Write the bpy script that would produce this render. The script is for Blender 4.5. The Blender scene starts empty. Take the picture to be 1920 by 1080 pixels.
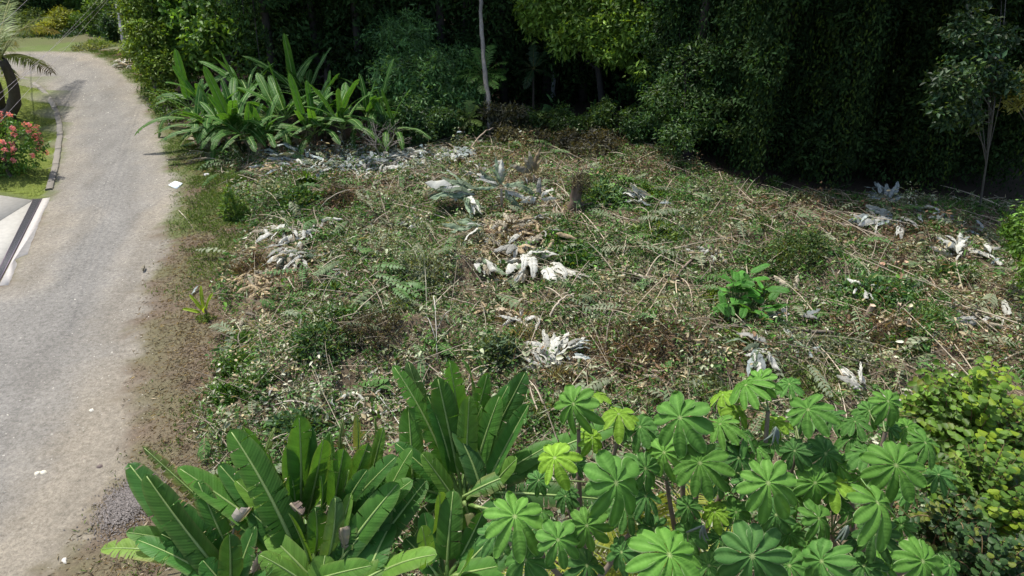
import bpy, math, random
import numpy as np
from mathutils import Vector, Matrix
random.seed(7); rng = np.random.default_rng(7)
S = bpy.context.scene; COL = S.collection
# ------------------------------------------------------------ camera, sky, sun
CAMZ, PITCH, F = 9.0, math.radians(30), 1297.0
cd = bpy.data.cameras.new('camera'); cam = bpy.data.objects.new('camera', cd); COL.objects.link(cam)
cd.sensor_width = 36; cd.lens = 36*F/1920; cd.clip_end = 900; cd.clip_start = .05
cam.location = (0, 0, CAMZ); cam.rotation_euler = (math.radians(90)-PITCH, 0, 0); S.camera = cam
SUN = Vector((-.30, .26, .92)).normalized()
w = bpy.data.worlds.new('World'); S.world = w; w.use_nodes = True
nt = w.node_tree; nt.nodes.clear()
sk = nt.nodes.new('ShaderNodeTexSky'); sk.sky_type = 'NISHITA'; sk.sun_disc = False
sk.sun_elevation = math.asin(SUN.z); sk.sun_rotation = math.atan2(SUN.x, SUN.y)
sk.air_density = 1.0; sk.dust_density = 2.5; sk.ozone_density = 1.0
bg = nt.nodes.new('ShaderNodeBackground'); bg.inputs[1].default_value = .15
wo = nt.nodes.new('ShaderNodeOutputWorld'); nt.links.new(sk.outputs[0], bg.inputs[0]); nt.links.new(bg.outputs[0], wo.inputs[0])
sl = bpy.data.lights.new('sun', 'SUN'); sl.energy = 4.0; sl.angle = math.radians(1.0); sl.color = (1, .955, .88)
so = bpy.data.objects.new('sun', sl); COL.objects.link(so); so.rotation_euler = SUN.to_track_quat('Z', 'Y').to_euler(); so.location = (0, 0, 60)
S.view_settings.view_transform = 'Standard'; S.view_settings.look = 'None'
S.view_settings.exposure = 0.45; S.view_settings.gamma = 1
S.cycles.use_adaptive_sampling = True; S.cycles.adaptive_threshold = .02
S.cycles.max_bounces = 6; S.cycles.diffuse_bounces = 3; S.cycles.transmission_bounces = 4; S.cycles.transparent_max_bounces = 4
S.cycles.use_denoising = True

# ------------------------------------------------------------ helpers
cp, sp = math.cos(PITCH), math.sin(PITCH)
def ray(px, py):
    u = (px-960)/F; v = -(py-540)/F
    return np.array([u, cp+v*sp, -sp+v*cp])
def D(px, py, d): return np.array([0, 0, CAMZ])+ray(px, py)*d
def Z(px, py, z=0.):
    r = ray(px, py); return np.array([0, 0, CAMZ])+r*((z-CAMZ)/r[2])
def proj(P):
    q = P-np.array([0, 0, CAMZ]); dz = q[..., 1]*cp-q[..., 2]*sp
    return 960+F*q[..., 0]/dz, 540-F*(q[..., 1]*sp+q[..., 2]*cp)/dz
def nrm(a):
    a = np.asarray(a, float); return a/(np.linalg.norm(a, axis=-1, keepdims=True)+1e-12)
def hsh(i, j, s):
    n = np.sin(i*127.1+j*311.7+s*74.7)*43758.5453; return n-np.floor(n)
def vn(x, y, s=0):
    x = np.asarray(x, float); y = np.asarray(y, float)
    i = np.floor(x); j = np.floor(y); f = x-i; g = y-j; f = f*f*(3-2*f); g = g*g*(3-2*g)
    return (hsh(i, j, s)*(1-f)+hsh(i+1, j, s)*f)*(1-g)+(hsh(i, j+1, s)*(1-f)+hsh(i+1, j+1, s)*f)*g
def fbm(x, y, s=0, o=4):
    r = 0; a = .5
    for k in range(o): r = r+a*vn(x*2**k, y*2**k, s+k*7); a *= .5
    return r/(1-.5**o)
def sstep(a, b, x):
    t = np.clip((x-a)/(b-a), 0, 1); return t*t*(3-2*t)
def inpoly(x, y, poly):
    c = np.zeros(np.shape(x), bool); n = len(poly)
    for k in range(n):
        x1, y1 = poly[k]; x2, y2 = poly[k-1]
        if y1 == y2: continue
        c ^= ((y1 > y) != (y2 > y)) & (x < (x2-x1)*(y-y1)/(y2-y1)+x1)
    return c
def sdist(x, y, poly):          # positive inside
    d = np.full(np.shape(x), 1e9); n = len(poly)
    for k in range(n):
        a = poly[k-1]; b = poly[k]; ex, ey = b[0]-a[0], b[1]-a[1]
        t = np.clip(((x-a[0])*ex+(y-a[1])*ey)/(ex*ex+ey*ey+1e-9), 0, 1)
        d = np.minimum(d, np.hypot(x-a[0]-t*ex, y-a[1]-t*ey))
    return np.where(inpoly(x, y, poly), d, -d)
def wpoly(l): return [tuple(Z(a, b)[:2]) for a, b in l]

class Acc:
    def __init__(s): s.V = []; s.C = []; s.F = []; s.U = []; s.n = 0
    def add(s, V, F, C=(1, 1, 1), U=None):
        V = np.asarray(V, float).reshape(-1, 3); F = np.asarray(F, int)
        C = np.broadcast_to(np.asarray(C, float), V.shape) if np.ndim(C) == 1 else np.asarray(C, float).reshape(-1, 3)
        s.V.append(V); s.F.append(F+s.n); s.C.append(C); s.U.append(np.zeros((len(V), 2)) if U is None else np.asarray(U, float).reshape(-1, 2)); s.n += len(V)
    def mesh(s, name, mat, off=(0, 0, 0), smooth=True):
        me = bpy.data.meshes.new(name)
        V = np.concatenate(s.V)-np.asarray(off); C = np.concatenate(s.C); U = np.concatenate(s.U)
        me.vertices.add(len(V)); me.vertices.foreach_set('co', V.astype(np.float32).ravel())
        lp = np.concatenate([f.ravel() for f in s.F]); tot = np.concatenate([np.full(len(f), f.shape[1]) for f in s.F])
        me.loops.add(len(lp)); me.loops.foreach_set('vertex_index', lp.astype(np.int32))
        me.polygons.add(len(tot)); st = np.concatenate([[0], np.cumsum(tot)[:-1]])
        me.polygons.foreach_set('loop_start', st.astype(np.int32)); me.polygons.foreach_set('loop_total', tot.astype(np.int32))
        if smooth: me.polygons.foreach_set('use_smooth', np.ones(len(tot), bool))
        a = me.attributes.new('col', 'FLOAT_COLOR', 'POINT'); c4 = np.ones((len(V), 4), np.float32); c4[:, :3] = C; a.data.foreach_set('color', c4.ravel())
        uv = me.uv_layers.new(name='UVMap'); uv.data.foreach_set('uv', U[lp].astype(np.float32).ravel())
        me.update(calc_edges=True); me.materials.append(mat); return me
def grid_faces(r, c):
    i = np.arange(r-1)[:, None]*c+np.arange(c-1)[None]; i = i.ravel()
    return np.stack([i, i+1, i+c+1, i+c], 1)
def tag(o, label=None, cat=None, group=None, kind=None):
    if label: o['label'] = label
    if cat: o['category'] = cat
    if group: o['group'] = group
    if kind: o['kind'] = kind
    return o
def thing(name, label, cat, loc, group=None):
    o = bpy.data.objects.new(name, None); o.empty_display_size = .2; COL.objects.link(o); o.location = tuple(loc)
    return tag(o, label, cat, group)
def rloc(p):
    l = np.zeros(3)
    while p is not None: l = l+np.array(p.location); p = p.parent
    return l
def put(name, acc, mat, parent=None, smooth=True, off=None):
    o = bpy.data.objects.new(name, acc.mesh(name, mat, rloc(parent) if off is None else off, smooth)); COL.objects.link(o)
    if parent: o.parent = parent
    return o
def link(name, me, parent, M):
    o = bpy.data.objects.new(name, me); COL.objects.link(o); o.parent = parent; o.matrix_basis = M; return o
def copy_tree(o, parent=None):
    c = o.copy(); COL.objects.link(c)
    if parent: c.parent = parent
    for ch in o.children: copy_tree(ch, c)
    return c
def frame(x, y, z, loc, s=1.):
    return Matrix(((x[0]*s, y[0]*s, z[0]*s, loc[0]), (x[1]*s, y[1]*s, z[1]*s, loc[1]), (x[2]*s, y[2]*s, z[2]*s, loc[2]), (0, 0, 0, 1)))
def tube(acc, P, R, C=(1, 1, 1), k=6, cap=True):
    P = np.asarray(P, float); n = len(P); R = np.broadcast_to(R, (n,)); T = nrm(np.gradient(P, axis=0))
    up = np.array([0, 0, 1.]) if abs(T[0][2]) < .85 else np.array([1., 0, 0])
    A = nrm(np.cross(T, up)); B = np.cross(T, A); th = np.arange(k)*2*np.pi/k
    V = P[:, None]+R[:, None, None]*(np.cos(th)[None, :, None]*A[:, None]+np.sin(th)[None, :, None]*B[:, None])
    i = np.arange(n-1)[:, None]*k; j = np.arange(k)[None]; j2 = (j+1) % k
    Fq = np.stack([i+j, i+j2, i+k+j2, i+k+j], -1).reshape(-1, 4)
    C = np.repeat(np.asarray(C, float).reshape(-1, 3), k, 0) if np.ndim(C) == 2 else C
    acc.add(V.reshape(-1, 3), Fq, C, np.stack([np.tile(th, n), np.repeat(np.arange(n), k)*.3], 1))
    if cap:
        for r in (0, n-1): acc.F.append(np.array([[acc.n-n*k+r*k+q for q in range(k)][:: (1 if r else -1)]]))
def bez(a, b, c, n):
    t = np.linspace(0, 1, n)[:, None]; return (1-t)**2*a+2*t*(1-t)*b+t*t*c
def leaves(acc, P, Dr, N, L, W, C, hexa=False, fold=.25, droop=.15):
    P = np.asarray(P); n = len(P); Dr = nrm(Dr); Sd = nrm(np.cross(N, Dr)); N = np.cross(Dr, Sd)
    L = np.broadcast_to(L, (n,))[:, None]; W = np.broadcast_to(W, (n,))[:, None]; C = np.broadcast_to(C, (n, 3))
    if hexa:
        V = np.stack([P, P+.3*L*Dr+.46*W*Sd+fold*W*.5*N, P+.7*L*Dr+.4*W*Sd+(fold*W*.5-droop*L*.5)*N, P+L*Dr-droop*L*N,
                      P+.7*L*Dr-.4*W*Sd+(fold*W*.5-droop*L*.5)*N, P+.3*L*Dr-.46*W*Sd+fold*W*.5*N], 1)
        b = np.arange(n)[:, None]*6; Fq = np.concatenate([b+[[0, 1, 2, 3]], b+[[0, 3, 4, 5]]]); k = 6
    else:
        V = np.stack([P, P+.45*L*Dr+.5*W*Sd+fold*W*N*.5, P+L*Dr-droop*L*N, P+.45*L*Dr-.5*W*Sd+fold*W*N*.5], 1)
        b = np.arange(n)[:, None]*4; Fq = np.concatenate([b+[[0, 1, 2]], b+[[0, 2, 3]]]); k = 4
    acc.add(V.reshape(-1, 3), Fq, np.repeat(C, k, 0))
def rdir(n, zb=0., r=None):
    r = r or rng; v = r.normal(size=(n, 3)); v[:, 2] += zb; return nrm(v)

# ------------------------------------------------------------ materials
def mat(name): m = bpy.data.materials.new(name); m.use_nodes = True; t = m.node_tree; t.nodes.clear(); return m, t
def N(t, ty, **k):
    n = t.nodes.new('ShaderNode'+ty)
    for a, b in k.items(): setattr(n, a, b)
    return n
def setin(n, d):
    for a, b in d.items(): n.inputs[a].default_value = b
def mth(t, op, a, b=None):
    n = N(t, 'Math', operation=op)
    for i, v in enumerate((a, b)):
        if v is None: continue
        if isinstance(v, (int, float)): n.inputs[i].default_value = v
        else: t.links.new(v, n.inputs[i])
    return n.outputs[0]
def leafmat(name, trans=.35, rough=.45, spec=.4, vein=0, tint=(1, 1, 1), var=.25, back=1.0, vfreq=30., coat=0):
    m, t = mat(name); L = t.links
    at = N(t, 'Attribute', attribute_name='col'); oi = N(t, 'ObjectInfo')
    f = mth(t, 'ADD', mth(t, 'MULTIPLY', oi.outputs['Random'], var), 1-var/2)
    nz = N(t, 'TexNoise'); tc = N(t, 'TexCoord'); L.new(tc.outputs['Object'], nz.inputs['Vector']); setin(nz, {'Scale': 6., 'Detail': 3.})
    f = mth(t, 'MULTIPLY', f, mth(t, 'ADD', mth(t, 'MULTIPLY', nz.outputs[0], .5), .75))
    bump = None
    if vein:
        uv = N(t, 'UVMap'); sx = N(t, 'SeparateXYZ'); L.new(uv.outputs[0], sx.inputs[0])
        au = mth(t, 'ABSOLUTE', sx.outputs[0])
        ph = mth(t, 'MULTIPLY', mth(t, 'SUBTRACT', sx.outputs[1], mth(t, 'MULTIPLY', au, .12)), vfreq)
        s1 = mth(t, 'SINE', ph)
        wob = mth(t, 'SINE', mth(t, 'MULTIPLY', ph, .37)); s3 = mth(t, 'SINE', mth(t, 'MULTIPLY', ph, .173))
        sm = mth(t, 'ADD', mth(t, 'ADD', mth(t, 'MULTIPLY', s1, .5), wob), s3)
        f = mth(t, 'MULTIPLY', f, mth(t, 'ADD', mth(t, 'MULTIPLY', sm, vein), 1.))
        bp = N(t, 'Bump'); setin(bp, {'Strength': .35, 'Distance': .003}); L.new(sm, bp.inputs['Height']); bump = bp.outputs[0]
    mx = N(t, 'VectorMath', operation='SCALE'); L.new(at.outputs['Color'], mx.inputs[0]); L.new(f, mx.inputs['Scale'])
    tn = N(t, 'VectorMath', operation='MULTIPLY'); L.new(mx.outputs[0], tn.inputs[0]); tn.inputs[1].default_value = tint
    colr = tn.outputs[0]
    if back != 1:
        ge = N(t, 'NewGeometry'); k = mth(t, 'ADD', mth(t, 'MULTIPLY', ge.outputs['Backfacing'], back-1), 1.)
        b2 = N(t, 'VectorMath', operation='SCALE'); L.new(colr, b2.inputs[0]); L.new(k, b2.inputs['Scale']); colr = b2.outputs[0]
    p = N(t, 'BsdfPrincipled'); setin(p, {'Roughness': rough, 'Specular IOR Level': spec}); L.new(colr, p.inputs['Base Color'])
    tr = N(t, 'BsdfTranslucent'); tv = N(t, 'VectorMath', operation='MULTIPLY'); L.new(colr, tv.inputs[0]); tv.inputs[1].default_value = (1.5, 1.35, .5); L.new(tv.outputs[0], tr.inputs[0])
    if bump: L.new(bump, p.inputs['Normal'])
    ms = N(t, 'MixShader'); ms.inputs[0].default_value = trans; L.new(p.outputs[0], ms.inputs[1]); L.new(tr.outputs[0], ms.inputs[2])
    o = N(t, 'OutputMaterial'); L.new(ms.outputs[0], o.inputs[0]); return m
def plain(name, rough=.8, scale=8., amt=.5, bumpd=.01, stretch=(1, 1, 1), spec=.3, metal=0.):
    m, t = mat(name); L = t.links
    at = N(t, 'Attribute', attribute_name='col'); tc = N(t, 'TexCoord'); mp = N(t, 'Mapping'); mp.inputs['Scale'].default_value = stretch
    L.new(tc.outputs['Object'], mp.inputs[0]); nz = N(t, 'TexNoise'); L.new(mp.outputs[0], nz.inputs['Vector']); setin(nz, {'Scale': scale, 'Detail': 6.})
    f = mth(t, 'ADD', mth(t, 'MULTIPLY', nz.outputs[0], amt*2), 1-amt)
    mx = N(t, 'VectorMath', operation='SCALE'); L.new(at.outputs['Color'], mx.inputs[0]); L.new(f, mx.inputs['Scale'])
    p = N(t, 'BsdfPrincipled'); setin(p, {'Roughness': rough, 'Specular IOR Level': spec, 'Metallic': metal}); L.new(mx.outputs[0], p.inputs['Base Color'])
    bp = N(t, 'Bump'); setin(bp, {'Strength': .7, 'Distance': bumpd}); L.new(nz.outputs[0], bp.inputs['Height']); L.new(bp.outputs[0], p.inputs['Normal'])
    o = N(t, 'OutputMaterial'); L.new(p.outputs[0], o.inputs[0]); return m
def groundmat(name, gravel):
    m, t = mat(name); L = t.links
    at = N(t, 'Attribute', attribute_name='col'); rm = N(t, 'Attribute', attribute_name='rm'); tc = N(t, 'TexCoord')
    n1 = N(t, 'TexNoise'); setin(n1, {'Scale': 14., 'Detail': 8., 'Roughness': .7}); L.new(tc.outputs['Object'], n1.inputs['Vector'])
    n2 = N(t, 'TexNoise'); setin(n2, {'Scale': 1.3, 'Detail': 5., 'Roughness': .6}); L.new(tc.outputs['Object'], n2.inputs['Vector'])
    soil = mth(t, 'ADD', mth(t, 'MULTIPLY', n1.outputs[0], 1.5), .25)
    n4 = N(t, 'TexNoise'); setin(n4, {'Scale': 9., 'Detail': 10., 'Roughness': .95}); L.new(tc.outputs['Object'], n4.inputs['Vector'])
    grv = mth(t, 'ADD', mth(t, 'MULTIPLY', n4.outputs[0], 4.2), -1.1)
    grv = mth(t, 'MULTIPLY', grv, mth(t, 'ADD', mth(t, 'MULTIPLY', n2.outputs[0], .36), .82))
    vo = N(t, 'TexVoronoi'); setin(vo, {'Scale': 26.}); L.new(tc.outputs['Object'], vo.inputs['Vector'])
    hi = mth(t, 'MULTIPLY', mth(t, 'LESS_THAN', vo.outputs['Distance'], .2), mth(t, 'GREATER_THAN', n1.outputs[0], .55))
    grv = mth(t, 'ADD', grv, mth(t, 'MULTIPLY', hi, .35))
    mixf = N(t, 'Mix'); L.new(rm.outputs['Fac'], mixf.inputs[0]); L.new(soil, mixf.inputs[2]); L.new(grv, mixf.inputs[3])
    mx = N(t, 'VectorMath', operation='SCALE'); L.new(at.outputs['Color'], mx.inputs[0]); L.new(mixf.outputs[0], mx.inputs['Scale'])
    p = N(t, 'BsdfPrincipled'); setin(p, {'Roughness': .95, 'Specular IOR Level': .15}); L.new(mx.outputs[0], p.inputs['Base Color'])
    bp = N(t, 'Bump'); setin(bp, {'Strength': .6, 'Distance': .03}); L.new(n1.outputs[0], bp.inputs['Height'])
    b2 = N(t, 'Bump'); setin(b2, {'Strength': .5, 'Distance': .012}); L.new(n4.outputs[0], b2.inputs['Height']); L.new(bp.outputs[0], b2.inputs['Normal']); L.new(b2.outputs[0], p.inputs['Normal'])
    o = N(t, 'OutputMaterial'); L.new(p.outputs[0], o.inputs[0]); return m
M_ban = leafmat('banana_leaf', .38, .5, .2, vein=.05, vfreq=150., var=.3, back=1.15)
M_rib = leafmat('leaf_midrib', .2, .4, .4, var=.1)
M_cec = leafmat('palmate_leaf', .30, .62, .12, vein=.02, vfreq=70., var=.4, back=1.5)
M_leaf = leafmat('tree_leaf', .35, .5, .35, var=.25)
M_dark = leafmat('deep_forest_leaf', .30, .75, .15, var=.25)
M_dry = leafmat('dry_leaf', .15, .7, .25, vein=.05, vfreq=90., var=.3)
M_litter = leafmat('litter', .15, .7, .2, var=.0)
M_grass = leafmat('grass', .3, .6, .2, var=.0)
M_bark = plain('bark', .9, 14., .5, .02, (1, 1, .25))
M_stick = plain('dry_stick', .85, 20., .4, .006)
M_stem = plain('banana_stem', .6, 9., .5, .01, (1, 1, .2))
M_conc = plain('concrete', .85, 7., .22, .004)
M_metal = plain('drain_metal', .5, 20., .3, .002, metal=.6)
M_ground = groundmat('earth', 0)
M_stone = plain('stone', .9, 12., .3, .004)
M_petal = leafmat('petal', .35, .6, .2, var=.2)
M_wire = plain('cable', .5, 5., .1, .001)

# ------------------------------------------------------------ ground layout
road = wpoly([(-700, 100), (-200, 98), (30, 97), (100, 96), (165, 101), (215, 124), (250, 162), (282, 212), (303, 262), (320, 330), (322, 400), (300, 460), (275, 530), (256, 600),
              (248, 690), (240, 780), (222, 860), (196, 930), (140, 1010), (60, 1090), (-60, 1200), (-900, 1300), (-900, 560), (-200, 548), (0, 537), (16, 534), (50, 478), (92, 373),
              (103, 340), (112, 290), (116, 240), (108, 210), (95, 187), (72, 163), (50, 149), (0, 141), (-300, 135)])
lawn = wpoly([(-500, 141), (0, 143), (50, 151), (70, 165), (92, 190), (105, 214), (110, 240), (106, 290), (96, 340), (76, 371), (60, 371), (0, 358), (-500, 330)])
farlawn = wpoly([(-600, 92), (30, 95), (100, 95), (150, 92), (165, 86), (140, 80), (90, 84), (30, 90), (-600, 90)])
drive = wpoly([(-500, 340), (0, 363), (60, 373), (93, 372), (50, 478), (16, 535), (-6, 535), (-500, 560)])
clear = [(395, 270), (470, 285), (640, 285), (780, 270), (1000, 262), (1240, 280), (1330, 325), (1420, 362), (1560, 370), (1950, 385), (2300, 420), (2300, 1250), (380, 1250), (420, 900), (395, 780), (420, 700), (445, 610), (415, 530), (470, 440), (455, 360), (400, 300)]
clearw = wpoly(clear)
mounds = [(700, 420, .6, .35), (880, 500, .7, .35), (1050, 580, .8, .35), (1180, 500, .8, .3), (1400, 450, .7, .3), (560, 700, .8, .35), (760, 640, .7, .35), (1240, 680, .8, .4), (1560, 520, .6, .3), (1860, 560, .8, .3), (1000, 310, .9, .2), (1300, 400, .8, .25), (1450, 700, .9, .3), (640, 385, .65, .5), (1078, 395, .35, .25), (955, 440, .8, .3), (1490, 500, 1.0, .45), (640, 660, 1.1, .4), (930, 690, .8, .3), (1120, 360, .8, .3), (1200, 620, 1.3, .25), (560, 385, .7, .25), (800, 520, 1.2, .3), (1650, 580, 1.3, .3), (1780, 470, .8, .2), (1330, 660, 1., .25), (560, 300, .9, .15), (1290, 560, 1., .2), (1720, 640, 1., .2)]
mw = [(*Z(a, b)[:2], r, h) for a, b, r, h in mounds]
def H(x, y):
    x = np.asarray(x, float); y = np.asarray(y, float)
    c = sstep(-.1, 1.2, sdist(x, y, clearw))
    h = c*(.40*(fbm(x*.55, y*.55, 3)-.4)+.42*(fbm(x*1.6, y*1.6, 5)-.42)+.05)
    for a, b, r, k in mw: h = h+k*np.exp(-((x-a)**2+(y-b)**2)/(r*r))
    h = h+.28*sstep(0., 1.6, sdist(x, y, lawn))
    r2 = sdist(x, y, road); h = h+.05*(fbm(x*3, y*3, 9)-.5)*sstep(-.1, -.8, r2)*(1-c)
    return h
def G(px, py, dz=0.):
    p = Z(px, py); z = 0
    for _ in range(2): z = float(H(p[0], p[1])); p = Z(px, py, z)
    p[2] = z+dz; return p
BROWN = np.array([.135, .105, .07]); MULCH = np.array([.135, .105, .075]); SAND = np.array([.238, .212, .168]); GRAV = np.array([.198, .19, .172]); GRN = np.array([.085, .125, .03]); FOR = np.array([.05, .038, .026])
def gcol(x, y):
    P = np.stack([x, y, 0*x], -1); X, Y = proj(P)
    n = fbm(x*1.1, y*1.1, 21)[..., None]; n2 = fbm(x*3.3, y*3.3, 22)[..., None]
    mul = MULCH*(.75+.5*n2); up = sstep(560, 400, Y)[..., None]
    g = sstep(.42, .62, n*.6+n2*.4+.10*up)
    verge = mul*(1-g*(.25+.45*up))+GRN*g*(.25+.45*up)
    c = sstep(-.3, .5, sdist(x, y, clearw))[..., None]
    col = verge*(1-c)+(BROWN*(.55+.7*n2))*c
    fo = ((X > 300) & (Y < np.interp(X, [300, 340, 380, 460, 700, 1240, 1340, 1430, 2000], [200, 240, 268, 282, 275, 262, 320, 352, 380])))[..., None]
    col = np.where(fo, FOR*(.7+.6*n), col)  # dark forest soil; under the bananas it also paints in their shade
    r0 = sdist(x, y, road); r = r0+.9*(fbm(x*1.1, y*1.1, 31)-.5)+.5*(fbm(x*5, y*5, 32)-.5)
    rm = sstep(-.3, .25, r)
    sand = sstep(1.5, .2, r)*.75+.4*sstep(.55, .75, fbm(x*.9+y*.15, y*.25, 41))
    lo = sstep(600, 900, Y)*sstep(2.6, .6, r); sand = np.clip(sand*.8+lo*.9+sstep(190, 110, Y)*.3, 0, 1)
    trk = .13*sstep(.5, .75, fbm(x*2.2+y*.25, y*.3, 44))
    strk = .86+.28*fbm(r0*2.3, y*.12+r0*.2, 45); rc = strk[..., None]*(GRAV*(1-sand[..., None])+SAND*sand[..., None])*(1-trk[..., None])*(.9+.2*n)
    col = col*(1-rm[..., None])+rc*rm[..., None]
    s = sdist(x, y, lawn); k = sstep(-.1, .0, s)[..., None]; lg = np.array([.12, .15, .03])*(.75+.5*n)
    col = col*(1-k)+lg*k
    s = sdist(x, y, farlawn); k = sstep(-.8, .2, s)[..., None]; col = col*(1-k)+np.array([.11, .145, .045])*(.8+.4*n)*k
    return col, rm
def sheet(name, xs, ys, zoff, keep=None, kind='structure'):
    X, Y = np.meshgrid(xs, ys); Xf, Yf = X.ravel(), Y.ravel(); C, rm = gcol(Xf, Yf)
    V = np.stack([Xf, Yf, H(Xf, Yf)+zoff], 1); Fq = grid_faces(len(ys), len(xs))
    if keep is not None:
        k = keep(Xf, Yf); Fq = Fq[k[Fq].all(1)]; u = np.unique(Fq); mp = np.zeros(len(V), int); mp[u] = np.arange(len(u)); V = V[u]; C = C[u]; rm = rm[u]; Fq = mp[Fq]
    a = Acc(); a.add(V, Fq, C); o = put(name, a, M_ground)
    at = o.data.attributes.new('rm', 'FLOAT', 'POINT'); at.data.foreach_set('value', rm.astype(np.float32)); tag(o, kind=kind); return o
def axis(lo, hi, step, far):
    a = np.arange(lo, hi, step); g = []; s = step; v = hi
    while v < far: s *= 1.35; v += s; g.append(v)
    l = []; s = step; v = lo
    while v > -far: s *= 1.35; v -= s; l.append(v)
    return np.concatenate([l[::-1], a, g])
xs, ys = axis(-16, 19, .16, 250), axis(3, 36, .16, 250)
gr = sheet('ground', xs, ys, 0.); tag(gr, 'brown earth with leaf litter under the clearing and forest')
rd = sheet('gravel_road', np.arange(-34, -3, .15), np.arange(4, 48, .15), .006, keep=lambda x, y: (sdist(x, y, road) > -1.1) & (sdist(x, y, drive) < .3) & (sdist(x, y, lawn) < .02)); tag(rd, 'pale grey gravel road curving along the left side')
lw = sheet('lawn', np.arange(-34, -14, .2), np.arange(14, 40, .2), .012, keep=lambda x, y: sdist(x, y, lawn) > -.02); tag(lw, 'mown green lawn bank inside the road bend')
fl = sheet('far_lawn', np.arange(-60, -25, .4), np.arange(38, 62, .4), .01, keep=lambda x, y: sdist(x, y, farlawn) > -.5); tag(fl, 'strip of pale grass beyond the road bend')
# driveway slabs
def slab(name, px, z0, z1, C, parent=None, bev=0.):
    P = np.array([Z(a, b, z1) for a, b in px]); n = len(P)
    if sum(P[i][0]*P[(i+1) % n][1]-P[i][1]*P[(i+1) % n][0] for i in range(n)) < 0: P = P[::-1].copy(); a = Acc(); Q = P.copy(); Q[:, 2] = z0
    a.add(np.concatenate([P, Q]), np.array([[n+i, n+(i+1) % n, (i+1) % n, i] for i in range(n)]), C); a.F.append(np.array([[i for i in range(n)]]))
    return put(name, a, M_conc, parent, smooth=False)
dv = bpy.data.objects.new('driveway', None); COL.objects.link(dv); dv.location = tuple(Z(0, 430)); tag(dv, 'pale concrete driveway slabs beside the channel drain', kind='structure')
slab('paving_slab', [(-420, 352), (0, 366), (60, 375), (-6, 416), (-400, 553)], -.05, .03, (.34, .33, .30), dv)
slab('paving_slab', [(60.5, 376.5), (-30, 558), (-398, 558), (-5, 417.5)], -.05, .021, (.37, .36, .325), dv)
def ragged(l, amp, k=5):
    out = []
    for i in range(len(l)-1):
        for q in range(k):
            t = q/k; out.append((l[i][0]*(1-t)+l[i+1][0]*t+random.uniform(-amp, amp), l[i][1]*(1-t)+l[i+1][1]*t+random.uniform(-amp, amp)*.6))
    return out+[l[-1]]
rag = ragged([(94, 371), (79, 405), (64, 440), (52, 476)], 1.2)+[(40, 480), (27, 486), (32, 494)]+ragged([(30, 500), (22, 520), (15, 534)], 1.)
ks = slab('concrete_strip', rag+[(-2, 535), (12, 508), (40, 452), (61, 410), (80, 372)], -.05, .018, (.43, .405, .375)); tag(ks, 'chipped pale concrete strip between drain and gravel', kind='structure')
# channel drain
A0, A1 = Z(62, 373, .02), Z(-29, 560, .02); B0, B1 = Z(78, 372, .02), Z(-19, 560, .02)
dr = thing('channel_drain', 'long dark slotted channel drain across the driveway mouth', 'drain', (A0+A1)/2)
a = Acc(); V = np.array([A0, B0, B1, A1]); V[:, 2] -= .01; a.add(V, [[0, 1, 2, 3]], (.015, .015, .017)); put('channel', a, M_conc, dr, False)
def beam(a, P, Q, wd, h, C):
    d = nrm(Q-P); s = np.array([d[1], -d[0], 0])*wd/2; u = np.array([0, 0, h]); V = [P-s, P+s, Q+s, Q-s, P-s-u, P+s-u, Q+s-u, Q-s-u]
    a.add(V, [[0, 1, 2, 3], [4, 7, 6, 5], [0, 4, 5, 1], [1, 5, 6, 2], [2, 6, 7, 3], [3, 7, 4, 0]], C)
for f in (.0, 1.):
    a = Acc(); beam(a, A0*(1-f)+B0*f, A1*(1-f)+B1*f, .035, .05, (.10, .08, .10)); put('frame_rail', a, M_metal, dr, False)
for f in (.15, .29, .43, .57, .71, .85):
    a = Acc(); beam(a, A0*(1-f)+B0*f+[0, 0, -.006], A1*(1-f)+B1*f+[0, 0, -.006], .012, .03, (.12, .12, .13)); put('grate_bar', a, M_metal, dr, False)
for t in np.linspace(.02, .98, 14): a = Acc(); beam(a, A0*(1-t)+A1*t+[0, 0, -.012], B0*(1-t)+B1*t+[0, 0, -.012], .02, .02, (.05, .05, .055)); put('cross_bar', a, M_metal, dr, False)
# kerb round the lawn
kp = np.array([Z(a, b) for a, b in [(-60, 144), (0, 142), (50, 149), (72, 163), (84, 174), (96, 190), (106, 210), (111, 228), (113, 250), (109, 285), (103, 320), (95, 350), (86, 372)]])
t = np.linspace(0, len(kp)-1, 90); kc = np.stack([np.interp(t, np.arange(len(kp)), kp[:, i]) for i in range(3)], 1)
kc = np.stack([np.convolve(np.pad(kc[:, i], 3, 'edge'), np.ones(7)/7, 'valid') for i in range(3)], 1)
T = nrm(np.gradient(kc, axis=0)); Sd = np.stack([T[:, 1], -T[:, 0], 0*T[:, 0]], 1)
kb = bpy.data.objects.new('lawn_kerb', None); COL.objects.link(kb); kb.location = tuple(kc[60]); tag(kb, 'weathered concrete kerb curving round the lawn', kind='structure')
for i0 in range(0, 84, 6):
    a = Acc(); i1 = min(i0+6, 89); seg = slice(i0, i1+1); c = kc[seg].copy(); c[0] += (c[1]-c[0])*.04; s = Sd[seg]; n = len(c); wv = .11
    jt = .012*rng.normal(size=(n, 1)); prof = [(-wv, -.02), (-wv, .05), (-wv+.02, .07), (wv-.02, .07), (wv, .05), (wv, -.02)]
    V = np.stack([c+s*(q+jt)+[0, 0, z+random.uniform(-.004, .004)] for q, z in prof], 1); cc = np.array([.24, .22, .185])*random.uniform(.75, 1.15)
    a.add(V.reshape(-1, 3), grid_faces(n, 6), cc); a.F += [np.array([[0, 1, 2, 3, 4, 5]]), np.array([[(n-1)*6+q for q in (5, 4, 3, 2, 1, 0)]])]
    put('kerb_stone', a, M_conc, kb, False)

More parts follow.
